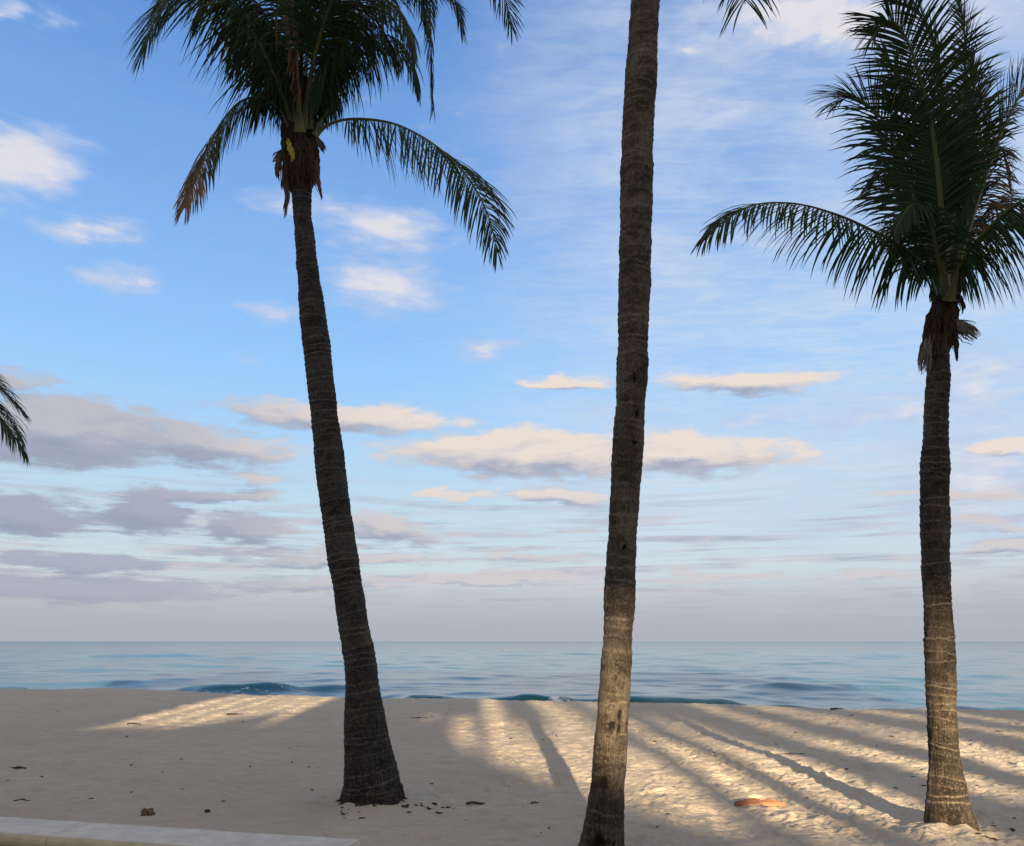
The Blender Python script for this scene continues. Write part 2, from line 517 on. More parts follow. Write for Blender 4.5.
# walked tracks
for k in range(26):
    x, y = rs.uniform(-6, 14), rs.uniform(6, 24)
    a = rs.choice([rs.uniform(-.5, .5), rs.uniform(1.2, 1.9)]) + math.pi * (rs.rand() < .5)
    for q in range(40):
        sd = .11 if q % 2 else -.11
        stamp(x - math.sin(a) * sd, y + math.cos(a) * sd, a, .15, .07, rs.uniform(.014, .028))
        x += math.cos(a) * .68; y += math.sin(a) * .68; a += rs.normal() * .06
# tyre ruts
def rut(pa, pb, off, wd, dep):
    A = on_ground(*pa); B = on_ground(*pb)
    d_ = Vector((B.x - A.x, B.y - A.y, 0)); L = d_.length; d_.normalize()
    nrm = Vector((-d_.y, d_.x, 0))
    n_ = int(L / .05)
    for q in range(n_):
        p_ = A + d_ * (q * .05) + nrm * (off + .07 * math.sin(q * .021) + rs.normal() * .006)
        stamp(p_.x, p_.y, math.atan2(d_.y, d_.x) + rs.uniform(-.3, .3), .10 * rs.uniform(.7, 1.4), wd * rs.uniform(.7, 1.25), dep * rs.uniform(.5, 1.4))
for off in (0, .30):
    rut((640, 730), (905, 850), off, .10, .012)
rut((560, 712), (760, 770), 0, .11, .006)
rut((560, 712), (760, 770), 1.5, .11, .006)
rut((700, 716), (1040, 792), 0, .12, .006)
rut((700, 716), (1040, 792), 1.5, .12, .006)
rut((455, 706), (540, 790), 0, .1, .005)
rut((640, 742), (800, 846), 0, .1, .006)

BASE_L = on_ground(373, 799); BASE_M = on_ground(602, 853); BASE_R = on_ground(951, 831)

def sand_z(X, Y, fine=True):
    r = np.hypot(X, Y); a = np.arctan2(X, Y)
    rc = np.interp(a, cr_az, cr_r)
    rc = np.where(Y < 0, 60, rc)
    near = 1 / (1 + np.exp((r - rc - 3) / 1.5))
    z = fbm(X, Y, 3.2, 3, .5, 3) * .075 * near
    z = z * np.clip(r / 3, 0, 1)
    if fine:
        z = z + (fbm(X, Y * 1.5, .42, 3, .62, 9) * .044 + fbm(X, Y * 1.3, .13, 3, .6, 15) * .013) * near
        fi = (X - GX0) / RES; fj = (Y - GY0) / RES
        ok = (fi > 1) & (fj > 1) & (fi < NXG - 2) & (fj < NYG - 2)
        i = np.clip(fi.astype(int), 0, NXG - 2); j = np.clip(fj.astype(int), 0, NYG - 2)
        u = np.clip(fi - i, 0, 1); v = np.clip(fj - j, 0, 1)
        hv = (hm[i, j] * (1 - u) + hm[i + 1, j] * u) * (1 - v) + (hm[i, j + 1] * (1 - u) + hm[i + 1, j + 1] * u) * v
        z = z + np.where(ok, hv, 0) * near
    # slope down past the berm
    dd = np.maximum(r - rc, 0)
    z = z - .16 * (np.sqrt(dd * dd + 1.0) - 1.0)
    z = np.maximum(z, -9)
    # mounds
    for (B, hgt, sg) in ((BASE_R, .09, .42), (BASE_L, .05, .6)):
        q = ((X - B.x + (.1 if B is BASE_R else 0)) ** 2 + (Y - B.y + .25) ** 2) / (sg * sg)
        z = z + hgt * np.exp(-q) * (1 + .8 * vn(X * 5, Y * 5, 4))
    return z

angs = np.concatenate([np.radians(np.linspace(-40, 40, 1150)), np.radians(np.linspace(40, 320, 120))[1:-1]])
rad = np.concatenate([np.linspace(.1, 4.6, 26), np.geomspace(4.7, 36, 660), np.geomspace(37, 30000, 60)])
RR, AA = np.meshgrid(rad, angs, indexing='ij')
X = RR * np.sin(AA); Y = RR * np.cos(AA)
Z = sand_z(X, Y)
V = np.stack([X, Y, Z], -1).reshape(-1, 3)
q = grid_quads(len(rad), len(angs), wrap=True)[:, ::-1]
cidx = len(V)
V = np.vstack([V, [[0, 0, 0]]])
nc = len(angs)
tr = np.stack([np.full(nc, cidx), (np.arange(nc) + 1) % nc, np.arange(nc)], -1)
sand = mesh_np('sand_beach', V, q, tr, M_SAND)
sand['kind'] = 'structure'

def gz(x, y):
    return float(sand_z(np.array([x]), np.array([y]))[0])

# ------------------------------------------------------------------ sea
rng = np.random.RandomState(11)
wangs = np.radians(np.concatenate([np.linspace(-80, -42, 60)[:-1], np.linspace(-42, 42, 900), np.linspace(42, 80, 60)[1:]]))
wrad = np.concatenate([np.geomspace(22, 300, 560), np.geomspace(302, 30000, 130)])
RR, AA = np.meshgrid(wrad, wangs, indexing='ij')
X = RR * np.sin(AA); Y = RR * np.cos(AA)
Z = np.full_like(X, SEA)
drr = np.gradient(wrad)[:, None] + 0 * AA
for k in range(46):
    lam = 1.6 * 1.09 ** k
    th = rng.normal() * .38 + .12
    kk = 2 * math.pi / lam
    amp = .0055 * lam ** .72 * (.7 + .6 * rng.rand())
    ph = rng.rand() * 6.28
    fade = np.clip((lam / drr - 2.5) / 3, 0, 1)
    mod = .5 + 1.4 * np.abs(vn(X / 30, Y / 9, 30 + k))
    Z = Z + amp * fade * mod * np.sin(kk * (X * math.sin(th) + Y * math.cos(th)) + ph)
# breaking swells: (pixel x, pixel y of crest, height)
swells = [
    [(-300, 682, .5), (-10, 684, .52), (25, 684.5, .45), (55, 688, .1), (80, 690, .03), (110, 690, 0)],
    [(120, 690, 0), (160, 688, .16), (200, 685.5, .42), (250, 684.5, .52), (300, 686, .38), (340, 687.5, .3), (400, 689, .16), (470, 691, 0)],
    [(380, 699, 0), (410, 697, .30), (440, 697, .34), (470, 699, .14), (490, 698.5, .3), (520, 697, .44), (560, 697, .46), (600, 696, .45), (650, 696.5, .48), (700, 698, .42), (740, 700, .34), (790, 702, .30), (830, 704, .18), (860, 705, 0)],
    [(720, 687, 0), (760, 686, .22), (830, 684.5, .3), (900, 686, .24), (930, 690, .0)],
    [(860, 703, 0), (900, 701, .2), (960, 700, .3), (1020, 702, .26), (1100, 704, .1)],
    [(60, 657, 0), (95, 656, .3), (180, 656, .34), (230, 657.5, 0)],
    [(20, 672, 0), (60, 670, .2), (100, 670, .2), (180, 672, 0)],
    [(270, 668, 0), (330, 666, .2), (420, 666, .22), (470, 668, 0)],
]
foam = np.zeros_like(X); shallow = np.zeros_like(X)
for sw in swells:
    sa, sr, sh = [], [], []
    for px, py, h_ in sw:
        g = on_ground(px, py, SEA + h_)
        sa.append(math.atan2(g.x, g.y)); sr.append(math.hypot(g.x, g.y)); sh.append(h_)
    rc = np.interp(AA, sa, sr); hh = np.interp(AA, sa, sh, left=0, right=0)
    rc = rc + vn(AA * 14, RR * 0, 5) * 1.2
    hh = hh * (1 + .35 * vn(AA * 30, RR * 0, 8))
    u = RR - rc
    hh = hh * 1.35; sf = 1.35 * (rc / 46); sb = 3.2 * (rc / 46)
    prof = np.where(u < 0, np.exp(-(u / sf) ** 2), np.exp(-(u / sb) ** 2))
    Z = Z + hh * prof - hh * .18 * np.exp(-((u + 2.2 * sf) / (1.2 * sf)) ** 2)
    shallow = np.maximum(shallow, (AA < math.atan2(332, 810)) * prof * np.clip(hh * 2.4, 0, 1) * (u < .6) * np.clip((60 - rc) / 8, 0, 1))
# white water of the small breaker
g0 = on_ground(533, 701, SEA + .3); g1 = on_ground(594, 701, SEA + .3)
a0, a1 = math.atan2(g0.x, g0.y), math.atan2(g1.x, g1.y)
tt = (AA - a0) / (a1 - a0)
rf = np.interp(AA, [a0, a1], [math.hypot(g0.x, g0.y), math.hypot(g1.x, g1.y)])
fm = np.clip(np.minimum(tt * 2.2, (1 - tt) * 1.3), 0, 1) * np.exp(-((RR - rf + .5 + 1.6 * vn(AA * 160, RR * .4, 21)) / (1.1 + .5 * vn(AA * 90, RR * 0, 4))) ** 2)
fm = fm * .85; foam = np.maximum(foam, fm)
Z = Z + fm * (.02 + .14 * np.abs(vn(X * 3.1, Y * 3.1, 3)))
# thin foam lines where small waves run out
for (pa, pb, am, wd_) in (((150, 692), (345, 696), .42, .5), ((120, 694), (330, 697), .36, .5), ((400, 700.5), (530, 702.5), .40, .35), ((-60, 688.5), (60, 689), .5, .5), ((650, 707), (1060, 712), .30, .5)):
    g0 = on_ground(*pa, SEA); g1 = on_ground(*pb, SEA)
    a0, a1 = math.atan2(g0.x, g0.y), math.atan2(g1.x, g1.y)
    tt = (AA - a0) / (a1 - a0)
    rf = np.interp(AA, [a0, a1], [math.hypot(g0.x, g0.y), math.hypot(g1.x, g1.y)]) + vn(AA * 40, 0 * AA, 9) * .8
    foam = np.maximum(foam, am * np.clip(np.minimum(tt, 1 - tt) * 6, 0, 1) * np.exp(-((RR - rf) / wd_) ** 2))
V = np.stack([X, Y, Z], -1).reshape(-1, 3)
sea = mesh_np('sea', V, grid_quads(len(wrad), len(wangs))[:, ::-1], None, M_WATER, attrs={'foam': foam.ravel(), 'shallow': shallow.ravel(), 'far': np.clip(np.log(RR.ravel() / 180) / math.log(8), 0, 1)})
sea['kind'] = 'structure'

# ------------------------------------------------------------------ unseen slotted wall added behind the viewer to shape the low sun into bars
LH = 34.0
TE = math.tan(SUN_EL)
def s_of(px, py):
    g = on_ground(px, py)
    return g.x * math.cos(SUN_AZ) - g.y * math.sin(SUN_AZ)
def l_of(px, py):
    g = on_ground(px, py)
    return g.x * TX + g.y * TY
slots = [((186, 706), (206, 706)), ((214, 706), (232, 706)), ((240, 706), (256, 706)), ((263, 706), (274, 706)), ((282, 705), (296, 705)), ((302, 705), (318, 705)), ((392, 712), (404, 712)), ((425, 716), (438, 716)),
        ((450, 740), (474, 740)), ((490, 740), (508, 740)), ((512, 740), (530, 740)), ((536, 740), (550, 740)), ((554, 740), (568, 740)), ((600, 740), (614, 740)),
        ((626, 806), (652, 806)), ((660, 806), (684, 806)), ((702, 806), (720, 806)), ((756, 806), (798, 806)), ((838, 806), (872, 806)), 
        ((1024, 806), (1024, 790)), ((1024, 772), (1024, 755)), ((1024, 741), (1024, 734)), ((1024, 727), (1024, 723))]
slot_s = []
for a_, b_ in slots:
    s0, s1 = sorted((s_of(*a_), s_of(*b_)))
    slot_s.append((s0, s1))
_r = BASE_R.x * math.cos(SUN_AZ) - BASE_R.y * math.sin(SUN_AZ)
slot_s.append((_r - .36, _r + .40))
slot_s.sort()
for i in range(1, len(slot_s)):
    if slot_s[i][0] < slot_s[i - 1][1] + .05: slot_s[i] = (slot_s[i - 1][1] + .05, max(slot_s[i][1], slot_s[i - 1][1] + .1))
bound = [(120, 726), (180, 727), (236, 719), (262, 727), (290, 712), (318, 708), (400, 714), (440, 724), (474, 754), (520, 768), (591, 796), (640, 806), (720, 828), (800, 836), (870, 838), (990, 838), (1024, 800)]
bs = [s_of(*p_) for p_ in bound]; bl = [(l_of(*p_) + LH) * TE for p_ in bound]
o_ = np.argsort(bs); bs = np.array(bs)[o_]; bl = np.array(bl)[o_]
HT = 20.0
boxes = []
def hbox(s0, s1, z0, z1, l0=-LH - .18, l1=-LH + .18):
    boxes.append((s0, s1, z0, z1, l0, l1))
edges = []
cur = -27.0
top_def = (27.5 + LH) * TE
mid_s = BASE_M.x * math.cos(SUN_AZ) - BASE_M.y * math.sin(SUN_AZ)
right_s = BASE_R.x * math.cos(SUN_AZ) - BASE_R.y * math.sin(SUN_AZ)
left_s = BASE_L.x * math.cos(SUN_AZ) - BASE_L.y * math.sin(SUN_AZ)
hl = []   # (s0, s1, z0a, z0b, z1)
for s0, s1 in slot_s:
    hl.append((cur, s0, None)); hl.append((s0, s1, 1)); cur = s1
hl.append((cur, 24.0, None))
verts, quads = [], []
def prism(s0, s1, za0, zb0, za1, zb1, l0, l1):
    b0 = len(verts)
    for s_, zl, zh in ((s0, za0, za1), (s1, zb0, zb1)):
        for l_ in (l0, l1):
            for z_ in (zl, zh):
                verts.append((s_ * math.cos(SUN_AZ) + l_ * TX, -s_ * math.sin(SUN_AZ) + l_ * TY, z_))
    a = b0
    quads.extend([(a, a + 1, a + 3, a + 2), (a + 4, a + 6, a + 7, a + 5), (a, a + 4, a + 5, a + 1), (a + 2, a + 3, a + 7, a + 6), (a + 1, a + 5, a + 7, a + 3), (a, a + 2, a + 6, a + 4)])
sun_blocker = thing('sun_blocker', (-LH * TX, -LH * TY, 0), 'added pale slotted wall out of view behind the viewer, shaping the sunlight', 'sun_blocker')
def flush(name, mat):
    global verts, quads
    ob = mesh_np(name, np.array(verts) - np.array(sun_blocker.location), quads, None, mat, sun_blocker, smooth=False)
    verts, quads = [], []
    return ob
# blocker parts: sloping base, solid top, strips between the slots
zbase = lambda s: float(np.interp(s, bs, bl))
knots = sorted(set([-27.0, 24.0] + [float(v) for v in bs] + [v for p_ in slot_s for v in p_]))
for a_, b_ in zip(knots[:-1], knots[1:]):
    prism(a_, b_, -1, -1, zbase(a_), zbase(b_), -LH - .18, -LH + .18)
flush('blocker_base', M_BLOCKER)
prism(-27, 24, top_def, top_def, HT, HT, -LH - .18, -LH + .18)
flush('blocker_top', M_BLOCKER)
for s0, s1, o in hl:
    if o is None and s1 > s0 + .02:
        prism(s0, s1, zbase(s0) + .003, zbase(s1) + .003, top_def - .003, top_def - .003, -LH - .16, -LH + .16)
        flush('blocker_strip', M_BLOCKER)
# slats added across the right-hand slots to dim light on the far sand
lv0 = s_of(596, 740); zl_ = (14.5 + LH) * TE
while zl_ < top_def - .05:
    prism(lv0, 23.9, zl_, zl_, zl_ + .12, zl_ + .12, -LH + .17, -LH + .196)
    zl_ += .215
flush('blocker_slat', M_BLOCKER)
# hanging sheets added to keep the sun off the palms' upper trunks
def hang_shade(sc, hw_, zl):
    prism(sc - hw_, sc + hw_, zl, zl, top_def + .1, top_def + .1, -LH + .2, -LH + .26)
    for dz_, hz_ in ((.22, .13), (.44, .09), (.64, .05)):
        prism(sc - hw_, sc + hw_, zl - dz_, zl - dz_, zl - dz_ + hz_, zl - dz_ + hz_, -LH + .2, -LH + .24)
    flush('trunk_shade', M_BLOCKER)
lm = BASE_M.x * TX + BASE_M.y * TY; lr = BASE_R.x * TX + BASE_R.y * TY
hang_shade(left_s - .1, 1.35, 1.8 + (BASE_L.x * TX + BASE_L.y * TY + LH) * TE)
_q = at_depth(622, 540, BASE_M.y); hang_shade((mid_s + _q.x * math.cos(SUN_AZ) - _q.y * math.sin(SUN_AZ)) / 2, .46, 1.95 + (lm + LH) * TE)
hang_shade(right_s - .08, .5, 2.4 + (lr + LH) * TE)

# ------------------------------------------------------------------ low wall at the bottom left
def low_wall():
    zt = .34
    th = thing('low_wall', (on_ground(150, 832, zt).x, on_ground(150, 832, zt).y, 0), 'low pale concrete wall with rounded coping at the bottom left of the beach', 'wall')
    O = Vector(th.location)
    A = on_ground(-40, 813.6, zt); Bf = on_ground(361, 839.3, zt)
    dirv = (Bf - A); dirv.z = 0; dirv.normalize()
    nrm = Vector((dirv.y, -dirv.x, 0))      # towards the viewer
    Wd = .42
    A = Bf - dirv * 9.0
    # cross-section of the coping with a rounded nose on the near side
    prof = [(0, -.10), (0, -.012), (.012, 0)]
    for q in range(9):
        a = math.pi / 2 - q * math.pi / 8
        prof.append((Wd + .05 * math.cos(a), -.05 + .05 * math.sin(a)))
    prof.append((Wd - .0, -.11))
    joints = [0, 2.2, 4.25, None]
    gj = on_ground(92, 823, zt); dj = (gj - A).dot(dirv)
    cuts = [0.0, dj - 2.9, dj, 9.0]
    for c0, c1 in zip(cuts[:-1], cuts[1:]):
        vs = []; segs = 14
        for i in range(segs + 1):
            u = c0 + .004 + (c1 - c0 - .008) * i / segs
            for (w_, z_) in prof:
                ins = Wd + .05 - w_ if c1 == 9.0 and i == segs else 0
                P = A + dirv * u + nrm * w_
                jit = (random.Random(int(u * 100) + int(w_ * 50)).random() - .5) * .004
                vs.append((P.x - O.x, P.y - O.y, zt + z_ + jit))
        n_ = len(prof)
        qd = list(map(tuple, grid_quads(segs + 1, n_, wrap=True)))
        ob = mesh_np('coping', vs, qd, None, M_CONC, th, smooth=False)
        me = ob.data
        import bmesh
        bm = bmesh.new(); bm.from_mesh(me); bmesh.ops.holes_fill(bm, edges=bm.edges, sides=40); bmesh.ops.recalc_face_normals(bm, faces=bm.faces); bm.to_mesh(me); bm.free()
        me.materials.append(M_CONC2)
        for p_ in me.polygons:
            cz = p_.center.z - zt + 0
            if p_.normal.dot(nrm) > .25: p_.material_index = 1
    vs = []
    P0 = A + nrm * .05; P1 = Bf - dirv * .05 + nrm * .05
    for P in (P0, P1, P1 + nrm * (Wd - .08), P0 + nrm * (Wd - .08)):
        for z_ in (-.3, zt - .095):
            vs.append((P.x - O.x, P.y - O.y, z_))
    qd = [(0, 2, 3, 1), (2, 4, 5, 3), (4, 6, 7, 5), (6, 0, 1, 7), (1, 3, 5, 7), (0, 6, 4, 2)]
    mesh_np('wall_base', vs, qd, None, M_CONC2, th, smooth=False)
low_wall()

# ------------------------------------------------------------------ palms
def catmull(pts, n):
    P = np.array(pts, dtype=float)
    if len(P) == 2:
        return P[0] + (P[1] - P[0]) * np.linspace(0, 1, n)[:, None]
    P = np.vstack([2 * P[0] - P[1], P, 2 * P[-1] - P[-2]])
    seg = len(P) - 3
    # parametrise by chord length
    L = [0]
    for i in range(seg): L.append(L[-1] + max(np.linalg.norm(P[i + 2][:3] - P[i + 1][:3]), 1e-6))
    tt = np.linspace(0, L[-1], n)
    out = []
    for t_ in tt:
        i = min(max(int(np.searchsorted(L, t_)) - 1, 0), seg - 1)
        u = (t_ - L[i]) / (L[i + 1] - L[i])
        p0, p1, p2, p3 = P[i:i + 4]
        out.append(.5 * ((2 * p1) + (-p0 + p2) * u + (2 * p0 - 5 * p1 + 4 * p2 - p3) * u * u + (-p0 + 3 * p1 - 3 * p2 + p3) * u ** 3))
    return np.array(out)

def trunk(parent, path_px, Y0, mat, seed, notches=()):
    """path_px: (x_center, y, width) down to up, standing at world depth Y0"""
    rs_ = np.random.RandomState(seed)
    pts = []
    for (cx, cy, wpx) in path_px:
        P = at_depth(cx, cy, Y0)
        dep = (P - CAM).dot(FWD)
        pts.append((P.x, P.y, P.z, wpx * dep / F / 2))
    n = 760
    C = catmull(pts, n); rad_ = C[:, 3]; C = C[:, :3]
    O = np.array(parent.location)
    na = 72
    Ls = np.concatenate([[0], np.cumsum(np.linalg.norm(np.diff(C, axis=0), axis=1))])
    # ring scars at irregular spacing
    rings = []; z = .25
    while z < Ls[-1]:
        rings.append((z, rs_.uniform(.4, 1.3), rs_.uniform(-.035, .035), rs_.uniform(0, 6.28)))
        z += rs_.uniform(.045, .13) if Ls[-1] > 9 else rs_.uniform(.04, .10)
    th = np.linspace(0, 2 * math.pi, na, endpoint=False)
    LL, TH = np.meshgrid(Ls, th, indexing='ij')
    dispm = np.zeros_like(LL); ring = np.zeros_like(LL)
    for (z0, a_, tl, ph) in rings:
        zz = LL - z0 - tl * np.cos(TH - ph) - .012 * vn(TH * 3, TH * 0 + z0 * 9, 2)
        m_ = np.abs(zz) < .09
        u = zz[m_]
        dispm[m_] += a_ * (.0045 * np.exp(-(u / .014) ** 2) - .0035 * np.clip(1 - np.abs(u - .03) / .03, 0, 1))
        ring[m_] = np.maximum(ring[m_], np.exp(-(u / .007) ** 2) * min(1, max(0, a_ - .45) * 1.2))
    hole = np.zeros_like(LL)
    # sine-based coords so the noise is seamless round the trunk
    ca, sa = np.cos(TH), np.sin(TH)
    dispm += .010 * vn(ca * 2 + 5, LL * 2.2 + sa * 2, seed) + .022 * vn(LL * 3.2, sa * .6, seed + 2) + .012 * vn(LL * 8.5, ca * .5, seed + 3) + .006 * vn(ca * 6 + 9, LL * 9 + sa * 6, seed + 4)
    ridge = vn(TH * 14 / 6.2832 * 3, LL * 1.3, seed + 7)
    low = np.exp(-LL / .9)
    dispm += ridge * .012 * low + .02 * low * vn(ca * 3 + 3, sa * 3 + LL * 3, seed + 9)
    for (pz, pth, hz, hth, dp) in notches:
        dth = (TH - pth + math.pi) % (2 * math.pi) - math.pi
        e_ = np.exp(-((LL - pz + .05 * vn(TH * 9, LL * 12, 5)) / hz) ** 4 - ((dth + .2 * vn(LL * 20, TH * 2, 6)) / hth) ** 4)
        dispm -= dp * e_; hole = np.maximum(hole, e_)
    Rm = rad_[:, None] + dispm
    Tn = np.gradient(C, axis=0); Tn /= np.linalg.norm(Tn, axis=1)[:, None]
    ex = np.cross(np.tile([0, 1.0, 0], (n, 1)), Tn); ex /= np.linalg.norm(ex, axis=1)[:, None]
    ey = np.cross(Tn, ex)
    P = C[:, None, :] + Rm[..., None] * (ex[:, None, :] * ca[..., None] + ey[:, None, :] * sa[..., None]) - O
    V = P.reshape(-1, 3)
    q = grid_quads(n, na, wrap=True)
    V = np.vstack([V, C[-1] - O])
    tr_ = np.stack([np.full(na, len(V) - 1), (n - 1) * na + np.arange(na), (n - 1) * na + (np.arange(na) + 1) % na], -1)
    z0 = np.zeros(1)
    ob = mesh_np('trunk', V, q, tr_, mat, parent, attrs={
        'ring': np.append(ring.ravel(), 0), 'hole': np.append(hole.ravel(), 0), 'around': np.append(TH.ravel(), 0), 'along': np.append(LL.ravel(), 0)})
    return ob, C

def frond(parent, pts, seed, leaf=.62, start=.16, npair=88, wid=.034, fwd_a=.75, droop=.35, dry_tip=0.0, dry_all=0.0, rw=.026, curl=0.0, hang=0.0, name='frond', ragged=.1, twist=None, tws=.15):
    leaf = leaf * 1.6; wid = wid * .86; npair = int(npair * 1.25)
    hg = hang if isinstance(hang, tuple) else (hang, hang)
    if twist is None: twist = .55 if seed % 2 else -.55
    """pts: world-space points of the midrib, base first"""
    rs_ = np.random.RandomState(seed)
    O = np.array(parent.location)
    n = 64
    C = catmull([tuple(p) for p in pts], n)
    T = np.gradient(C, axis=0); T /= np.linalg.norm(T, axis=1)[:, None]
    L = np.concatenate([[0], np.cumsum(np.linalg.norm(np.diff(C, axis=0), axis=1))]); tot = L[-1]
    # the upper side of the frond, carried along the midrib
    base_out = C[n // 2] - C[0]; base_out[2] = 0
    if np.linalg.norm(base_out) < .05: base_out = np.array([0, -1.0, 0])
    base_out /= np.linalg.norm(base_out)
    U = []
    u = np.array([0, 0, 1.0]) - base_out * 1.0 * max(0, T[0][2])
    for i in range(n):
        u = u - T[i] * np.dot(u, T[i]); u /= max(np.linalg.norm(u), 1e-6); U.append(u.copy())
    U = np.array(U); S = np.cross(T, U)
    tw = twist * np.clip(np.linspace(-tws, 1.2, n), 0, 1)[:, None]
    U, S = U * np.cos(tw) + S * np.sin(tw), S * np.cos(tw) - U * np.sin(tw)
    verts_, quads_, dry, stem = [], [], [], []
    # midrib
    nr = 6
    for i in range(n):
        f = i / (n - 1)
        r_ = rw * (1 - f) ** .8 * (1 + 1.6 * max(0, 1 - f / .1) ** 1.3) + .003
        for j in range(nr):
            a = 2 * math.pi * j / nr
            verts_.append(C[i] + S[i] * math.cos(a) * r_ * 1.25 + U[i] * math.sin(a) * r_ * .8)
            dry.append(dry_all + dry_tip * max(0, f - .6) * 2); stem.append(1.0 - .5 * f)
    quads_.extend(grid_quads(n, nr, wrap=True).tolist())
    # leaflets
    K_ = 6
    for side in (-1, 1):
        for k in range(npair):
            f = start + (1 - start) * (k + rs_.uniform(-.3, .3)) / npair
            f = min(max(f, start), .998)
            if rs_.rand() < ragged * .35: continue
            x = f * (n - 1); i = int(x); fr = x - i; i2 = min(i + 1, n - 1)
            p = C[i] * (1 - fr) + C[i2] * fr
            t_, u_, s_ = T[i], U[i], S[i] * side
            g = (f - start) / (1 - start)
            ll = leaf * (min(1, .55 + g * 3.0)) * (1 - .62 * max(0, g - .5) / .5 * (.6 + .4 * g)) * rs_.uniform(.86, 1.1)
            if rs_.rand() < ragged: ll *= rs_.uniform(.4, .8)
            fa = fwd_a + .85 * g ** 3 + rs_.normal() * .07
            hang = hg[0] + (hg[1] - hg[0]) * g
            d_ = s_ * math.cos(fa) + t_ * math.sin(fa) + u_ * (.28 - .15 * g + rs_.normal() * .09) * (1 - hang)
            d_ /= np.linalg.norm(d_)
            dr = droop * rs_.uniform(.7, 1.35)
            w0 = wid * rs_.uniform(.8, 1.15) * (1 - .45 * g)
            b0 = len(verts_)
            dirc = d_.copy(); q_ = p + 0
            if hang > 0:
                dirc = dirc * (1 - hang) + np.array([0, 0, -1.0]) * hang + rs_.normal(size=3) * .06
                dirc /= np.linalg.norm(dirc)
            dd_ = dry_all + dry_tip * max(0, g - .3) * 2 + rs_.normal() * .09 + (.25 if rs_.rand() < .05 else 0)
            nrm0 = u_.copy()
            for m_ in range(K_):
                h = m_ / (K_ - 1)
                ww = w0 * (math.sin(math.pi * min(1, (h * .86 + .14))) ** .7 if h < 1 else .06) * .5
                nn = nrm0 - dirc * np.dot(nrm0, dirc); nn /= max(np.linalg.norm(nn), 1e-6)
                sd_ = np.cross(dirc, nn)
                verts_.append(q_ + sd_ * ww - nn * ww * .55)
                verts_.append(q_ + 0)
                verts_.append(q_ - sd_ * ww - nn * ww * .55)
                e_ = dd_ + (.45 if h > .85 else 0)
                dry.extend([e_] * 3); stem.extend([0, 0, 0])
                q_ = q_ + dirc * (ll / (K_ - 1))
                dirc = dirc + np.array([0, 0, -1.0]) * dr * .34 * (1 + h)
                dirc /= np.linalg.norm(dirc)
            for m_ in range(K_ - 1):
                a = b0 + m_ * 3
                quads_.append((a, a + 1, a + 4, a + 3)); quads_.append((a + 1, a + 2, a + 5, a + 4))
    ob = mesh_np(name, np.array(verts_) - O, quads_, None, M_LEAF, parent, smooth=False, attrs={'dry': dry, 'stem': stem})
    return ob

def pxpts(lst, Y0):
    return [tuple(at_depth(x, y, Y0 + dd)) for (x, y, dd) in lst]

def sheet(parent, name, mat, pts, wds, seed, thick=.012, fray=.0):
    """an uneven ribbon of bark or cloth following pts (world) with half-widths wds"""
    rs_ = np.random.RandomState(seed)
    n = 14
    C = catmull(pts, n); wv = np.interp(np.linspace(0, 1, n), np.linspace(0, 1, len(wds)), wds)
    O = np.array(parent.location)
    T = np.gradient(C, axis=0); T /= np.linalg.norm(T, axis=1)[:, None]
    vs = []; nc_ = 9
    for layer in (0, 1):
        for i in range(n):
            sd = np.cross(T[i], [0, -1.0, .15]); sd /= max(np.linalg.norm(sd), 1e-6)
            nn = np.cross(sd, T[i])
            for j in range(nc_):
                u = j / (nc_ - 1) * 2 - 1
                r2 = np.random.RandomState(seed * 991 + i * 17 + j)
                off = (r2.rand(3) - .5) * .022
                wj = wv[i] * (1 + (r2.rand() - .5) * .5 * (abs(u) > .8))
                vs.append(C[i] + sd * u * wj + nn * ((1 - u * u) * wv[i] * .5 + (thick if layer else 0)) + off + T[i] * fray * (r2.rand() - .3) * (i == n - 1))
    q = grid_quads(n, nc_)
    m_ = n * nc_
    q2 = (q + m_)[:, ::-1]
    ed = []
    for i in range(n - 1):
        a, b = i * nc_, (i + 1) * nc_
        ed.append((a, b, b + m_, a + m_)); a += nc_ - 1; b += nc_ - 1
        ed.append((b, a, a + m_, b + m_))
    for j in range(nc_ - 1):
        ed.append((j + 1, j, j + m_, j + 1 + m_))
        a = (n - 1) * nc_ + j
        ed.append((a, a + 1, a + 1 + m_, a + m_))
    return mesh_np(name, np.array(vs) - O, np.vstack([q, q2, ed]), None, mat, parent, smooth=False)

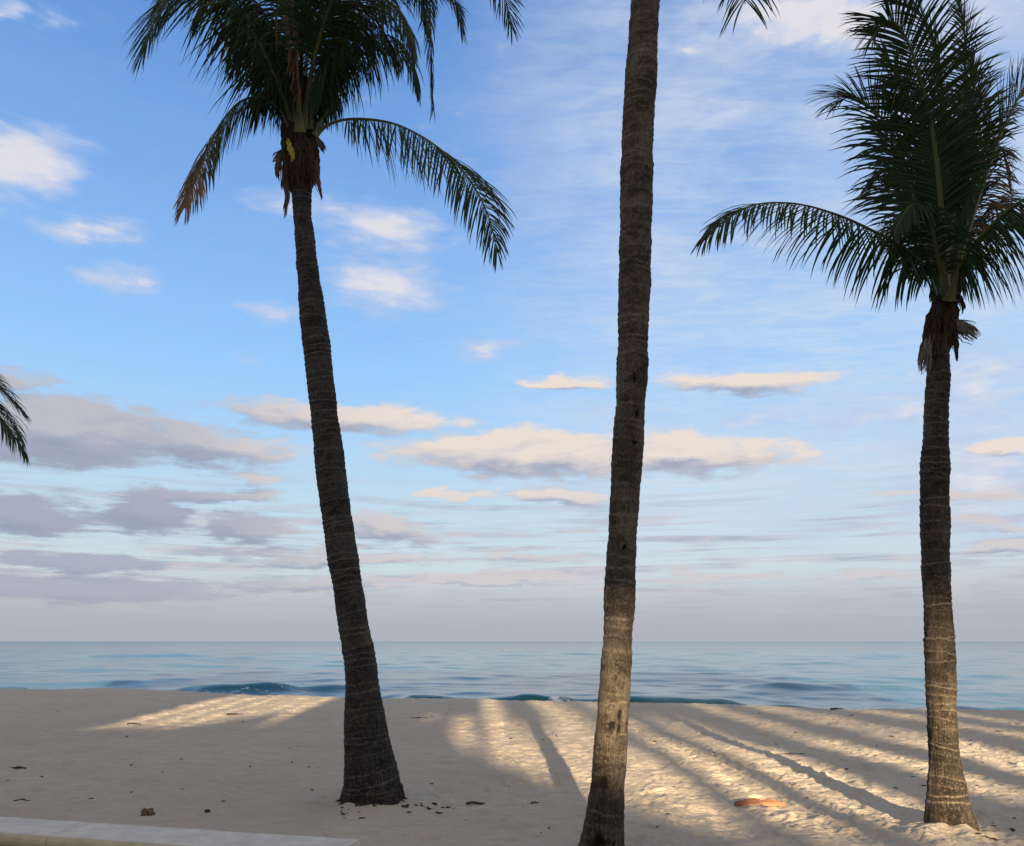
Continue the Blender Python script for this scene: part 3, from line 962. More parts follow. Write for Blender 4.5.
def strands(parent, name, mat, pts, wds, seed, count=46, wid=.010, loose=.5):
    '''a torn bundle of palm fibre: many thin ribbons following pts'''
    rs_ = np.random.RandomState(seed)
    n = 9; wds = [v * .72 for v in wds]
    O = np.array(parent.location)
    C0 = catmull(pts, 24)
    vs, qs = [], []
    for k in range(count):
        a, b = rs_.uniform(0, .35) * (k > 6), rs_.uniform(.6, 1.0)
        idx = np.linspace(a, b, n) * 23
        C = np.stack([np.interp(idx, np.arange(24), C0[:, q]) for q in range(3)], -1)
        wv = np.interp(idx / 23, np.linspace(0, 1, len(wds)), wds)
        u0, v0 = rs_.uniform(-1, 1), rs_.uniform(-.5, .5)
        u1, v1 = u0 + rs_.normal() * loose, v0 + rs_.normal() * loose * .6
        T = np.gradient(C, axis=0); T /= np.linalg.norm(T, axis=1)[:, None]
        sd = np.cross(T, [0, -1.0, .15]); sd /= np.linalg.norm(sd, axis=1)[:, None]
        nn = np.cross(sd, T)
        h = np.linspace(0, 1, n)[:, None]
        P = C + sd * (u0 * (1 - h) + u1 * h) * wv[:, None] + nn * (v0 * (1 - h) + v1 * h) * wv[:, None] + np.array([0, 0, -.05]) * h * h * rs_.rand() + rs_.normal(size=(n, 3)) * .004
        ww = wid * rs_.uniform(.4, 1.8) * (1 - .75 * h)
        tw = rs_.uniform(-.8, .8)
        wdv = sd * math.cos(tw) + nn * math.sin(tw)
        b0 = len(vs)
        for i in range(n):
            vs.append(P[i] - wdv[i] * ww[i]); vs.append(P[i] + nn[i] * ww[i] * .4); vs.append(P[i] + wdv[i] * ww[i])
        for i in range(n - 1):
            a_ = b0 + i * 3
            qs.append((a_, a_ + 1, a_ + 4, a_ + 3)); qs.append((a_ + 1, a_ + 2, a_ + 5, a_ + 4))
    return mesh_np(name, np.array(vs) - O, qs, None, mat, parent, smooth=False)

def root_mat(parent, r, mat, seed, dy=0.0):
    '''short exposed roots all round the foot of a trunk'''
    rs_ = np.random.RandomState(seed)
    vs, qs = [], []
    bx_, by_ = parent.location[0], parent.location[1]
    for k in range(110):
        a = rs_.uniform(0, 6.28); r0 = r * rs_.uniform(.86, .98); L = rs_.uniform(.05, .16); th_ = rs_.uniform(.005, .012); a2 = a + rs_.normal() * .25
        P = []
        for i in range(6):
            h = i / 5
            x = math.cos(a) * r0 + math.cos(a2) * L * h; y = math.sin(a) * r0 + math.sin(a2) * L * h
            P.append((x, y, gz(bx_ + x, by_ + y) + (.10 * rs_.uniform(.6, 1.2) if i == 0 else 0) * 1 + .05 * (1 - h) ** 2 - .015 * h))
        P = np.array(P); b0 = len(vs)
        T = np.gradient(P, axis=0)
        for i in range(6):
            t_ = T[i] / np.linalg.norm(T[i]); s_ = np.cross(t_, [0, 0, 1.0]); s_ /= max(np.linalg.norm(s_), 1e-5); u_ = np.cross(s_, t_)
            for j in range(5):
                q_ = j * 6.283 / 5; rr = th_ * (1 - .6 * i / 5)
                vs.append(P[i] + s_ * math.cos(q_) * rr + u_ * math.sin(q_) * rr)
        qs.extend((grid_quads(6, 5, wrap=True) + b0).tolist())
    V = np.array(vs); V[:, 2] -= parent.location[2]
    return mesh_np('root_mat', V, qs, None, mat, parent, smooth=False)

def crown_base(parent, path_px, Y0, seed):
    """fibre-wrapped swelling where the fronds leave the trunk"""
    rs_ = np.random.RandomState(seed)
    pts = []
    for (cx, cy, wpx) in path_px:
        P = at_depth(cx, cy, Y0); dep = (P - CAM).dot(FWD)
        pts.append((P.x, P.y, P.z, wpx * dep / F / 2))
    n, na = 60, 40
    C = catmull(pts, n)
    Ls = np.linspace(0, 1, n)
    th = np.linspace(0, 2 * math.pi, na, endpoint=False)
    LL, TH = np.meshgrid(Ls, th, indexing='ij')
    Rm = C[:, 3][:, None] * (1 + .35 * vn(np.cos(TH) * 2.5 + 3, LL * 7 + np.sin(TH) * 2.5, seed) + .3 * vn(np.cos(TH) * 6, LL * 16 + np.sin(TH) * 6, seed + 1))
    P = np.stack([C[:, 0][:, None] + Rm * np.cos(TH), C[:, 1][:, None] + Rm * np.sin(TH), C[:, 2][:, None] + 0 * TH], -1).reshape(-1, 3)
    V = np.vstack([P, C[0][:3], C[-1][:3]]) - np.array(parent.location)
    q = grid_quads(n, na, wrap=True)
    t1 = [(len(V) - 2, (j + 1) % na, j) for j in range(na)] + [(len(V) - 1, (n - 1) * na + j, (n - 1) * na + (j + 1) % na) for j in range(na)]
    return mesh_np('crown_fibre', V, q, t1, M_FIBRE, parent)

# --- left palm
YL = BASE_L.y
pl = thing('coconut_palm', (BASE_L.x, BASE_L.y, 0), 'leaning coconut palm with dark flared trunk on shaded sand, leftmost of the three tall trunks', 'palm tree', 'coconut palms standing on the beach')
trunk(pl, [(374, 812, 68), (372.5, 797, 62), (372, 782, 57), (369.5, 762, 50), (366.5, 740, 44), (363.5, 700, 36), (360, 660, 31), (356.5, 641, 30.5), (348, 590, 29), (340, 540, 29),
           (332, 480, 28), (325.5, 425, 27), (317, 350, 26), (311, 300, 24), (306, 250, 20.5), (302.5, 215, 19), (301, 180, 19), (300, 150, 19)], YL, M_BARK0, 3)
crown_base(pl, [(301, 192, 20), (301, 178, 26), (300, 165, 32), (299, 150, 34), (300, 135, 34), (302, 118, 30), (304, 100, 22), (305, 80, 12)], YL, 5)
Fl = [
    dict(p=[(312, 140, -.1), (326, 126, -.2), (352, 119, -.35), (395, 124, -.5), (436, 146, -.6), (468, 178, -.7), (488, 215, -.75), (497, 252, -.8)], leaf=.58, droop=.55, npair=92, start=.16, fwd_a=.5, rw=.02, hang=(.7, 0), twist=1.5, tws=.4, ragged=.2),
    dict(p=[(292, 138, -.15), (281, 112, -.3), (262, 98, -.4), (240, 102, -.5), (219, 126, -.55), (203, 162, -.6), (192, 190, -.6), (185, 208, -.6)], leaf=.48, droop=.8, npair=96, start=.2, dry_tip=.7, hang=(.7, .25), fwd_a=.3, rw=.02, twist=-1.25, tws=.35),
    dict(p=[(295, 135, -.1), (277, 80, -.5), (245, 20, -.9), (205, -12, -1.1), (172, -6, -1.25), (154, 22, -1.3), (143, 52, -1.35)], leaf=.7, droop=.45, npair=96, fwd_a=.6, twist=-1.2, hang=(.6, .15)),
    dict(p=[(296, 132, .15), (272, 60, .3), (238, 5, .3), (200, -12, .3), (175, 0, .3), (160, 25, .3)], leaf=.66, droop=.8, npair=90, hang=(.7, .3), twist=-.8),
    dict(p=[(298, 130, -.2), (284, 60, -.5), (262, 10, -.8), (235, -12, -1.0), (210, -8, -1.2), (196, 20, -1.3)], leaf=.62, droop=.8, npair=90, hang=(.7, .4), twist=-.7),
    dict(p=[(297, 130, -.15), (288, 40, -.3), (276, -60, -.5), (250, -120, -.8), (215, -130, -1.1)], leaf=.7, droop=.4),
    dict(p=[(301, 128, -.1), (302, 30, -.3), (306, -70, -.6), (300, -150, -1.0), (280, -200, -1.4)], leaf=.66, droop=.4, start=.3),
    dict(p=[(304, 128, -.15), (318, 30, -.3), (338, -60, -.6), (370, -120, -1.0), (410, -150, -1.4)], leaf=.7, droop=.4, start=.25),
    dict(p=[(305, 130, -.1), (325, 70, -.4), (352, 20, -.6), (385, 2, -.8), (405, 18, -.9), (414, 48, -1.0)], leaf=.62, droop=.8, npair=92, hang=(.7, .4), twist=.8),
    dict(p=[(306, 133, .1), (330, 75, .3), (358, 40, .4), (390, 36, .5), (410, 56, .5), (418, 88, .5)], leaf=.60, droop=.9, npair=86, hang=(.7, .4), twist=.8),
    dict(p=[(305, 130, .15), (340, 20, .3), (380, -50, .2), (410, -60, 0), (427, -20, -.1), (431, 40, -.2), (433, 110, -.2)], leaf=.42, droop=.55, npair=92, hang=(.3, .1), twist=1.45, tws=.3, fwd_a=.9),
    dict(p=[(306, 128, .1), (350, 10, .2), (400, -50, .2), (450, -55, .1), (485, -30, 0), (505, 0, 0), (512, 28, 0)], leaf=.62, droop=.35, npair=96, hang=(.4, 0), twist=1.3, fwd_a=.6),
    dict(p=[(304, 128, .2), (330, 60, .8), (370, 10, 1.3), (420, -10, 1.7), (460, 5, 1.9)], leaf=.55, droop=.8, hang=.2),
    dict(p=[(298, 130, .25), (285, 70, .9), (262, 20, 1.4), (240, 20, 1.7), (225, 45, 1.9)], leaf=.58, droop=.9, hang=.4),
    dict(p=[(301, 128, .25), (308, 50, 1.0), (318, -5, 1.7), (326, -20, 2.2), (335, 10, 2.6)], leaf=.62, droop=.8, hang=.2),
    dict(p=[(302, 128, -.25), (314, 60, -.7), (332, 0, -1.1), (352, -30, -1.5), (374, -20, -1.8)], leaf=.62, droop=.9, hang=(.2, .4), start=.3),
    dict(p=[(300, 126, -.2), (290, 40, -.6), (278, -30, -1.0), (262, -50, -1.3), (246, -40, -1.5)], leaf=.62, droop=.9, hang=(.2, .4), start=.3),
    dict(p=[(300, 130, .1), (292, 90, .3), (282, 40, .5), (268, 12, .6), (250, 10, .7), (236, 36, .8), (228, 62, .8)], leaf=.55, droop=1.0, hang=(.6, .5)),
    dict(p=[(303, 130, .1), (316, 88, .4), (334, 44, .6), (358, 24, .7), (384, 34, .7), (398, 66, .7)], leaf=.58, droop=1.0, hang=(.6, .5)),
    dict(p=[(305, 128, -.1), (340, 30, -.2), (382, -30, -.2), (425, -32, -.2), (452, -4, -.2), (462, 28, -.2)], leaf=.6, droop=.6, hang=(.5, .2), twist=1.0),
    dict(p=[(304, 128, .1), (335, 40, .2), (370, -20, .3), (400, -28, .3), (420, -5, .3), (428, 30, .3)], leaf=.6, droop=.7, hang=(.6, .3), twist=.9),
    dict(p=[(300, 128, .1), (270, 40, .2), (232, -20, .3), (196, -30, .3), (168, -14, .3), (152, 14, .3)], leaf=.6, droop=.7, hang=(.6, .3), twist=-.9),
    dict(p=[(304, 130, .1), (318, 92, .2), (336, 62, .3), (356, 58, .3), (372, 74, .3)], leaf=.42, droop=1.0, hang=(.6, .5)),
    dict(p=[(297, 130, .2), (284, 82, .3), (264, 52, .3), (244, 52, .4), (230, 72, .4)], leaf=.42, droop=1.0, hang=(.6, .5)),
]
for i, f_ in enumerate(Fl):
    f_ = dict(f_); p_ = pxpts(f_.pop('p'), YL)
    frond(pl, p_, 100 + i, **f_)
# dead brown frond hanging in the middle of the crown
frond(pl, pxpts([(300, 132, -.35), (296, 60, -.8), (290, -10, -1.1), (281, -20, -1.2), (277, 10, -1.25), (277, 48, -1.25)], YL), 150, leaf=.2, droop=1.2, npair=50, hang=.7, dry_all=.6, name='dead_frond')
for (px_, mt, nm, wd_, sd, cn) in [
        ([(289, 146), (284, 151), (278, 157), (272, 161)], M_SHEATH, 'dry_sheath', [.03, .06, .07, .04], 1, 40),
        ([(298, 130), (302, 142), (307, 152), (305, 160)], M_SHEATH, 'dry_sheath', [.04, .10, .10, .04], 2, 50),
        ([(290, 152), (285, 175), (288, 195), (286, 205), (285, 216)], M_SHEATH, 'dry_sheath', [.05, .05, .03, .035, .02], 3, 40),
        ([(279, 158), (277, 170), (278, 178)], M_SHEATH, 'dry_sheath', [.03, .04, .02], 4, 24),
        ([(311, 150), (316, 175), (320, 190), (323, 200)], M_SHEATH, 'dry_sheath', [.05, .04, .025, .006], 5, 36),
        ([(316, 138), (321, 144), (325, 151)], M_SHEATH, 'dry_sheath', [.03, .05, .02], 6, 30),
        ([(287, 134), (288, 165), (284, 188)], M_FIBRE, 'fibre_wrap', [.06, .10, .05], 31, 60),
        ([(312, 134), (313, 165), (316, 185)], M_FIBRE, 'fibre_wrap', [.06, .09, .04], 32, 60),
        ([(302, 140), (300, 165), (303, 182)], M_FIBRE, 'fibre_wrap', [.12, .16, .12], 33, 90),
        ([(296, 146), (300, 128), (306, 112), (309, 100)], M_FIBRE, 'fibre_wrap', [.10, .13, .09, .03], 10, 70)]:
    strands(pl, nm, mt, [tuple(at_depth(x, y, YL - .22)) for x, y in px_], wd_, sd, cn, wid=.013)
sheet(pl, 'flower_spathe', M_YEL, [tuple(at_depth(x, y, YL - .26)) for x, y in [(288, 139), (290, 148), (293, 156), (292, 162)]], [.015, .035, .038, .015], 7)
for (a_, b_, c_) in (((299, 128), (291, 95), (286, 60)), ((309, 132), (312, 100), (322, 60)), ((303, 130), (301, 96), (299, 60)), ((313, 138), (324, 116), (342, 92))):
    P_ = [tuple(at_depth(x, y, YL - .2)) for x, y in (a_, b_, c_)]
    frond(pl, P_, 170, leaf=.02, npair=2, start=.9, rw=.036, name='frond_stalk')
root_mat(pl, .34, M_BROWN, 1)

# --- middle palm
YM = BASE_M.y
pm = thing('coconut_palm', (BASE_M.x, BASE_M.y, 0), 'nearest palm, patchy brown trunk running off the top of the photo', 'palm tree', 'coconut palms standing on the beach')
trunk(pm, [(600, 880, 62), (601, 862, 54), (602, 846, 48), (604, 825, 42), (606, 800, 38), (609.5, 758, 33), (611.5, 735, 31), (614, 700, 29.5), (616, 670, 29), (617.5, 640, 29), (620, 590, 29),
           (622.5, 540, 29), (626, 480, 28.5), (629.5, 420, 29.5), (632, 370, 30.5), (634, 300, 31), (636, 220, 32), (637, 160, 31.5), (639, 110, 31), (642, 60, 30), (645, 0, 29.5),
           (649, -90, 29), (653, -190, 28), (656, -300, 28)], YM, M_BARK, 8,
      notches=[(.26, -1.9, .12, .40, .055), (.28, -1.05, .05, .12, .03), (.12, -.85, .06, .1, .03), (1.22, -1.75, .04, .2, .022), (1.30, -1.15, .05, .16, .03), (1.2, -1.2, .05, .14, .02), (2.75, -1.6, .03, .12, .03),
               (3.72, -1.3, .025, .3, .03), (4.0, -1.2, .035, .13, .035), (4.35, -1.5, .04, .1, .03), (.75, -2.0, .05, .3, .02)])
TOPM = at_depth(656, -300, YM)
crown_base(pm, [(656, -280, 30), (656, -300, 46), (657, -330, 48), (658, -370, 34), (658, -410, 16)], YM, 6)
for i in range(15):
    a = i * 2.399; up_ = .4 + .9 * ((i * 7) % 15) / 15
    dx_, dy_ = math.cos(a), math.sin(a)
    b_ = np.array(TOPM) + np.array([0, 0, .35])
    pts_ = [b_, b_ + np.array([dx_ * .6, dy_ * .6, .9 * up_ + .2]), b_ + np.array([dx_ * 1.5, dy_ * 1.5, 1.3 * up_ + .2]), b_ + np.array([dx_ * 2.4, dy_ * 2.4, 1.1 * up_ - .2]), b_ + np.array([dx_ * 3.0, dy_ * 3.0, .4 * up_ - 1.0])]
    frond(pm, [tuple(v) for v in pts_], 200 + i, leaf=.7, npair=70, droop=.7)
# the frond whose tip hangs into the top of the frame
frond(pm, [tuple(np.array(TOPM) + np.array([0, 0, .3])), tuple(at_depth(690, -290, YM - .5)), tuple(at_depth(728, -190, YM - .9)), tuple(at_depth(744, -90, YM - 1.1)), tuple(at_depth(745, 4, YM - 1.1))], 260, leaf=.85, droop=.45, npair=90, hang=(.3, 0), fwd_a=.25, twist=.785)

# --- right palm
YR = BASE_R.y
pr = thing('coconut_palm', (BASE_R.x, BASE_R.y, 0), 'sunlit coconut palm trunk with ragged fibre below its full green crown, rightmost palm', 'palm tree', 'coconut palms standing on the beach')
trunk(pr, [(952, 845, 54), (951.5, 832, 49), (950, 820, 44), (947.5, 800, 37), (945.5, 770, 31.5), (943.5, 740, 28.5), (942.5, 715, 26.8), (941, 690, 27), (939.5, 650, 26.5), (938, 610, 26), (936, 570, 26),
           (935, 530, 26), (934.8, 490, 25.5), (935.5, 450, 25), (936.5, 410, 22.5), (938, 380, 20.5), (939, 350, 19.5), (941, 325, 19), (944, 300, 18)], YR, M_BARK2, 12)
crown_base(pr, [(941, 350, 17), (940, 335, 24), (942, 318, 27), (944, 305, 24), (946, 290, 26), (947, 275, 22), (949, 255, 12)], YR, 9)
Fr = [
    dict(p=[(944, 300, -.1), (934, 278, -.2), (910, 252, -.4), (875, 232, -.5), (835, 214, -.6), (790, 203, -.65), (745, 208, -.7), (702, 240, -.75)], leaf=.46, droop=.5, npair=96, start=.12, fwd_a=.5, rw=.02, hang=(.7, .12), twist=-1.1, tws=.3, ragged=.2),
    dict(p=[(945, 295, -.1), (925, 230, -.4), (908, 175, -.6), (892, 134, -.75), (872, 108, -.85), (852, 97, -.9), (836, 104, -.95)], leaf=.58, droop=.4, npair=96, fwd_a=.55, start=.25, twist=-1.0, tws=.3),
    dict(p=[(946, 298, -.15), (942, 220, -.6), (934, 140, -1.0), (918, 70, -1.3), (900, 28, -1.5), (884, 22, -1.6), (872, 40, -1.7)], leaf=.50, droop=.35, npair=104, fwd_a=.6, start=.26, rw=.024),
    dict(p=[(947, 298, -.1), (948, 210, -.2), (946, 120, -.3), (935, 50, -.4), (915, 10, -.5), (890, 0, -.5)], leaf=.48, droop=.35, npair=100, fwd_a=.65, start=.28),
    dict(p=[(948, 298, .1), (956, 200, .3), (962, 110, .4), (965, 40, .4), (958, -5, .4)], leaf=.48, droop=.3, npair=100, dry_tip=.25, start=.28),
    dict(p=[(949, 298, .05), (962, 230, .2), (970, 150, .3), (974, 95, .4), (972, 66, .4)], leaf=.44, droop=.4, npair=90, dry_tip=.3, dry_all=.1, start=.3),
    dict(p=[(950, 298, 0), (966, 240, -.1), (985, 180, -.2), (1005, 125, -.3), (1030, 80, -.4), (1060, 60, -.5), (1085, 75, -.5)], leaf=.42, droop=.45, npair=90, fwd_a=.85, rw=.03),
    dict(p=[(949, 300, -.2), (962, 262, -.5), (985, 232, -.8), (1015, 205, -1.0), (1050, 190, -1.2), (1085, 200, -1.3), (1110, 230, -1.4)], leaf=.50, droop=.8, npair=92, start=.16, hang=(.75, .3), twist=.8),
    dict(p=[(946, 298, .2), (930, 240, .7), (912, 190, 1.0), (890, 170, 1.2), (868, 185, 1.4)], leaf=.42, droop=.9, npair=76),
    dict(p=[(946, 300, .15), (932, 262, .5), (915, 235, .8), (898, 232, 1.0), (882, 250, 1.1)], leaf=.40, droop=.8, npair=70),
    dict(p=[(949, 298, .2), (966, 250, .6), (985, 215, .9), (1005, 205, 1.0), (1022, 225, 1.1)], leaf=.42, droop=.9, npair=76, dry_all=.15),
    dict(p=[(949, 298, .1), (965, 225, .3), (978, 175, .4), (990, 148, .4), (1003, 150, .4), (1010, 185, .4)], leaf=.34, droop=.9, npair=70, dry_all=.65, hang=.4),
    dict(p=[(947, 298, .2), (950, 220, 1.0), (952, 160, 1.7), (953, 130, 2.2), (955, 140, 2.6)], leaf=.5, droop=.7, npair=80),
    dict(p=[(946, 298, 0), (935, 215, .1), (920, 140, .2), (902, 85, .2), (885, 55, .2)], leaf=.44, droop=.4, npair=90, dry_tip=.3, start=.28),
    dict(p=[(946, 300, -.1), (938, 255, -.4), (928, 215, -.7), (912, 205, -.9), (897, 225, -1.0)], leaf=.36, droop=1.0, npair=66, hang=.3),
]
for i, f_ in enumerate(Fr):
    f_ = dict(f_); p_ = pxpts(f_.pop('p'), YR)
    frond(pr, p_, 300 + i, **f_)
for (px_, mt, nm, wd_, sd, cn) in [
        ([(946, 324), (956, 325), (968, 330), (979, 338)], M_GREY, 'ragged_fibre', [.04, .08, .11, .05], 21, 80),
        ([(932, 332), (926, 346), (924, 358), (923, 372)], M_GREY, 'ragged_fibre', [.04, .05, .06, .04], 22, 60),
        ([(930, 326), (926, 338), (925, 350)], M_FIBRE, 'fibre_wrap', [.05, .05, .02], 23, 30),
        ([(942, 302), (934, 322), (930, 338), (931, 352)], M_FIBRE, 'fibre_wrap', [.05, .09, .07, .03], 24, 60),
        ([(950, 322), (954, 336), (956, 350), (957, 360)], M_FIBRE, 'fibre_wrap', [.05, .05, .02, .01], 25, 36),
        ([(950, 300), (958, 296), (963, 305), (962, 314)], M_FIBRE, 'fibre_wrap', [.02, .03, .04, .02], 26, 26),
        ([(938, 300), (932, 292), (929, 300)], M_FIBRE, 'fibre_wrap', [.02, .03, .01], 27, 18),
        ([(945, 296), (943, 322), (942, 350)], M_FIBRE, 'fibre_wrap', [.11, .14, .10], 29, 90),
        ([(944, 332), (942, 344), (942, 354)], M_SHEATH, 'dry_sheath', [.05, .06, .05], 28, 50)]:
    strands(pr, nm, mt, [tuple(at_depth(x, y, YR - .16)) for x, y in px_], wd_, sd, cn, wid=.012)

# --- palm beyond the left edge, two frond tips reach into view
YX = 13.0
px0 = thing('coconut_palm', tuple(at_depth(-118, 748, YX))[:2] + (0,), 'palm beyond the left edge, only two dark frond tips showing', 'palm tree', 'coconut palms standing on the beach')
trunk(px0, [(-118, 752, 50), (-118, 735, 36), (-118, 700, 26), (-116, 600, 22), (-112, 500, 20), (-106, 400, 18)], YX, M_BARK, 15)
crown_base(px0, [(-106, 405, 18), (-105, 390, 28), (-104, 370, 26), (-103, 350, 12)], YX, 3)
for i, (p_, kw) in enumerate([
        ([(-104, 385, 0), (-70, 365, 0), (-40, 362, 0), (-14, 376, 0), (8, 396, 0), (22, 412, 0)], dict(leaf=.5, droop=.35)),
        ([(-104, 388, 0), (-70, 385, .1), (-40, 388, .1), (-15, 402, .1), (6, 424, .1), (24, 452, .1)], dict(leaf=.5, droop=.9)),
        ([(-104, 390, 0), (-80, 400, .1), (-50, 420, .1), (-30, 450, .1), (-18, 478, .1), (-6, 494, .1)], dict(leaf=.3, droop=.9)),
        ([(-104, 385, 0), (-80, 330, 0), (-50, 300, 0), (-20, 310, 0)], dict(leaf=.3, droop=.5)),
        ([(-104, 385, 0), (-120, 300, 0), (-150, 260, 0), (-190, 260, 0)], dict(leaf=.6, droop=.5)),
        ([(-104, 385, 0), (-140, 360, 0), (-190, 350, 0), (-240, 400, 0)], dict(leaf=.6, droop=.8)),
        ([(-104, 385, 0), (-130, 380, 0), (-170, 400, 0), (-200, 470, 0)], dict(leaf=.6, droop=.8)),
        ([(-104, 385, .1), (-110, 330, .8), (-120, 300, 1.6), (-120, 340, 2.6)], dict(leaf=.6, droop=.8))]):
    frond(px0, pxpts(p_, YX), 400 + i, npair=70, fwd_a=.8, **kw)

# ------------------------------------------------------------------ things lying on the sand
def lump(name, loc, size, seed, mat, rotz=0, rough_=.35, seg=14, tagv=None):
    rs_ = np.random.RandomState(seed)
    nu, nv = seg, seg + 4
    vs = []
    for i in range(nu):
        ph = math.pi * (i + .5) / nu
        for j in range(nv):
            a = 2 * math.pi * j / nv
            x, y, z = math.sin(ph) * math.cos(a), math.sin(ph) * math.sin(a), math.cos(ph)
            k_ = 1 + rough_ * float(vn(np.array([x * 2.2 + 9 + seed]), np.array([y * 2.2 + z * 3.1]))[0]) * 2 + rough_ * (rs_.rand() - .5) * .5
            vs.append((x * size[0] * k_, y * size[1] * k_, z * size[2] * k_))
    V = np.vstack([vs, [[0, 0, size[2]]], [[0, 0, -size[2]]]])
    q = grid_quads(nu, nv, wrap=True)
    t1 = [(len(V) - 2, j, (j + 1) % nv) for j in range(nv)] + [(len(V) - 1, (nu - 1) * nv + (j + 1) % nv, (nu - 1) * nv + j) for j in range(nv)]
    ob = mesh_np(name, V, q[:, ::-1], np.array(t1), mat, smooth=False)
    ob.location = loc; ob.rotation_euler = (0, 0, rotz)
    return ob
def put(px, py, lift=0.0):
    g = on_ground(px, py)
    return (g.x, g.y, gz(g.x, g.y) + lift)

# orange husk: a long curved boat-shaped sheath lying on its side
def husk():
    g = put(760, 805, .035)
    n, m_ = 30, 12
    vs = []
    for layer in (0, 1):
        for i in range(n):
            u = i / (n - 1); x = (u - .5) * .56
            w_ = .055 * (math.sin(math.pi * (u * .9 + .07)) ** .55) * (1 + .2 * math.sin(u * 9)) * (.7 if u < .22 else 1)
            for j in range(m_):
                a = math.pi * (j / (m_ - 1)) * 1.1 - .05
                r_ = w_ - (.008 if layer else 0)
                jit = .006 * float(vn(np.array([u * 14]), np.array([j * .7]))[0]) * 4
                vs.append((x, -math.cos(a) * r_ + .02 * math.sin(u * 5) + jit, math.sin(a) * r_ * .85 + .010 * math.sin(u * 3.2) + jit))
    q = grid_quads(n, m_); k_ = n * m_
    ed = []
    for i in range(n - 1):
        for j in (0, m_ - 1):
            a, b = i * m_ + j, (i + 1) * m_ + j
            ed.append((a, b, b + k_, a + k_))
    for j in range(m_ - 1):
        for i in (0, n - 1):
            a = i * m_ + j
            ed.append((a, a + 1, a + 1 + k_, a + k_))
    ob = mesh_np('palm_husk', vs, np.vstack([q, (q + k_)[:, ::-1], ed]), None, M_HUSK, smooth=False)
    ob.location = (g[0], g[1], g[2] - .01); ob.rotation_euler = (.15, .0, .05)
    tag(ob, 'orange-brown dried palm husk lying on the striped sand between the middle and right palms', 'husk')
husk()

o = lump('seaweed_clump', put(148, 815.5, .02), (.055, .045, .04), 5, M_CLUMP, .4, .6)
tag(o, 'small brown dry clump on the shaded sand just beyond the low wall', 'clump')
o = lump('pebble', put(207.5, 811, .008), (.03, .022, .018), 6, M_BROWN, .2, .3)
tag(o, 'single small black pebble on the sand right of the brown clump', 'pebble')

def twig(px, py, L, seed, rotz, label, name='twig', r0=.010, fork=True):
    rs_ = np.random.RandomState(seed)
    vs, qs = [], []
    def tube(P, ra, rb):
        C = catmull(P, 10); b0 = len(vs)
        T = np.gradient(C, axis=0)
        for i in range(10):
            t_ = T[i] / np.linalg.norm(T[i]); s_ = np.cross(t_, [0, 0, 1.0]); s_ /= np.linalg.norm(s_); u_ = np.cross(s_, t_)
            r_ = (ra + (rb - ra) * i / 9) * rs_.uniform(.75, 1.25)
            for j in range(6):
                a = j * math.pi / 3
                vs.append(C[i] + s_ * math.cos(a) * r_ + u_ * math.sin(a) * r_)
        qs.extend((grid_quads(10, 6, wrap=True) + b0).tolist())
        qs.append((b0, b0 + 1, b0 + 2, b0 + 3)); qs.append((b0, b0 + 3, b0 + 4, b0 + 5))
        e = b0 + 54
        qs.append((e, e + 3, e + 2, e + 1)); qs.append((e, e + 5, e + 4, e + 3))
    tube([(-L / 2, 0, .004), (-L / 6, rs_.normal() * .02, .012), (L / 5, rs_.normal() * .02, .010), (L / 2, 0, .004)], r0, r0 * .5)
    if fork:
        tube([(-L / 8, 0, .012), (0, L * .13, .02), (L * .14, L * .22, .006)], r0 * .7, r0 * .35)
    ob = mesh_np(name, vs, qs, None, M_BROWN, smooth=False)
    ob.location = put(px, py, .004); ob.rotation_euler = (0, 0, rotz)
    return tag(ob, label, 'twig')
twig(475.5, 801.5, .20, 1, 0.0, 'thick dark twig on shaded sand, nearly level with the left palm base', r0=.018, fork=False)
twig(419, 720, .42, 2, .1, 'thin dark twig far up the beach just right of the left palm', r0=.014)
twig(536, 801, .12, 3, .4, 'forked dark twig on shaded sand close left of the middle trunk', r0=.009)
twig(235, 715, .40, 4, -.1, 'brown twig lying in the sunny patch far left near the waterline', r0=.025)
twig(134, 722.5, .32, 5, -.15, 'dark twig on shaded sand far left, below the berm', r0=.018)
twig(18, 771, .20, 6, .0, 'brown twig on shaded sand near the left edge of the photo', r0=.016)
twig(22, 801.5, .17, 7, .2, 'thin dark twig on the sand directly beyond the low wall', r0=.007)
twig(792, 757, .42, 8, .15, 'long thin forked twig on striped sand beyond the orange husk', r0=.010)
twig(837, 708.5, .36, 9, .2, 'small dark driftwood piece at the berm edge left of the right palm', name='driftwood', r0=.03)
twig(986, 842, .16, 10, -.7, 'curved twig beside the base of the rightmost palm', r0=.008)

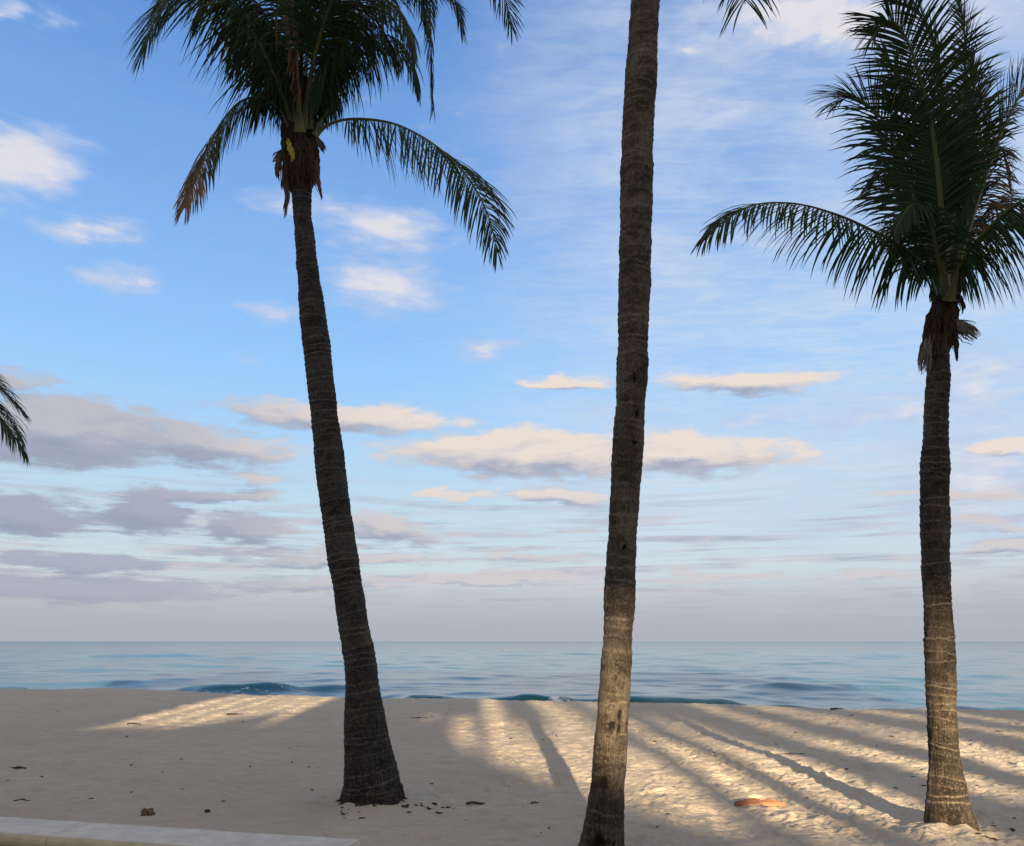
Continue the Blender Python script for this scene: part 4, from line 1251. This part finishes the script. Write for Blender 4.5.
# bark scraps and beach crumbs, one object each
def scrap_proto(seed):
    rs_ = np.random.RandomState(seed)
    n, m_ = 8, 5
    vs = []
    for layer in (0, 1):
        for i in range(n):
            for j in range(m_):
                u, v = i / (n - 1) - .5, j / (m_ - 1) - .5
                k_ = 1 - 1.4 * u * u
                vs.append((u * .09, v * .045 * k_ + .012 * math.sin(u * 5 + seed), (.016 if layer else 0) * (1 - 3 * v * v) * k_ + .01 * rs_.rand()))
    q = grid_quads(n, m_); k2 = n * m_; ed = []
    for i in range(n - 1):
        for j in (0, m_ - 1):
            a, b = i * m_ + j, (i + 1) * m_ + j; ed.append((a, b, b + k2, a + k2))
    for j in range(m_ - 1):
        for i in (0, n - 1):
            a = i * m_ + j; ed.append((a, a + 1, a + 1 + k2, a + k2))
    me = mesh_np('bark_scrap', vs, np.vstack([q[:, ::-1], q + k2, ed]), None, M_BROWN, smooth=False)
    return me
protos = [scrap_proto(s) for s in range(4)]
used = [False] * 4
def scrap(px, py, sc, label, group, jitter=True):
    k_ = rs.randint(4)
    if used[k_]:
        o = protos[k_].copy(); COL.objects.link(o)
    else:
        o = protos[k_]; used[k_] = True
    g = put(px, py, .002)
    o.location = g; o.rotation_euler = (rs.uniform(-.2, .2), rs.uniform(-.2, .2), rs.uniform(0, 6.28)); o.scale = (sc, sc * rs.uniform(.6, 1.2), sc)
    tag(o, label, 'debris', group)
for i in range(26):   # round the foot of the left palm
    x = rs.uniform(335, 455); y = 806 + abs(rs.normal()) * 6 - (5 if x > 415 else 0)
    side = 'left' if x < 362 else ('front' if x < 400 else 'right')
    scrap(x, y, rs.uniform(.25, .95), 'small dark bark scrap on the sand at the %s of the left palm\'s foot' % side, 'bark scraps round the left palm')
for i in range(9):
    scrap(rs.uniform(968, 1020), rs.uniform(822, 846), rs.uniform(.3, .8), 'small dark bark scrap beside the foot of the rightmost palm', 'bark scraps round the right palm')
for i in range(54):
    py = 845 - 135 * rs.rand() ** .6
    x = rs.uniform(385, 1020)
    zone = 'between the left and middle palms' if x < 600 else ('between the middle and right palms' if x < 930 else 'right of the rightmost palm')
    far = 'up near the berm' if py < 740 else ('midway down the beach' if py < 790 else 'in the foreground')
    scrap(x, py, rs.uniform(.2, .6) * (1 + max(0, (800 - py) / 90)), 'tiny dark crumb on sand %s, %s' % (zone, far), 'crumbs scattered over the sand')
for i in range(22):
    py = 812 - 112 * rs.rand() ** .7
    x = rs.uniform(0, 335)
    far = 'up near the berm' if py < 735 else ('midway down the beach' if py < 775 else 'just beyond the low wall')
    edge = 'near the photo\'s left edge' if x < 165 else 'towards the left palm'
    scrap(x, py, rs.uniform(.2, .55) * (1 + max(0, (800 - py) / 90)), 'tiny dark crumb on shaded sand %s, %s' % (edge, far), 'crumbs scattered over the sand')

scene.render.resolution_x = 1024
scene.render.resolution_y = 846
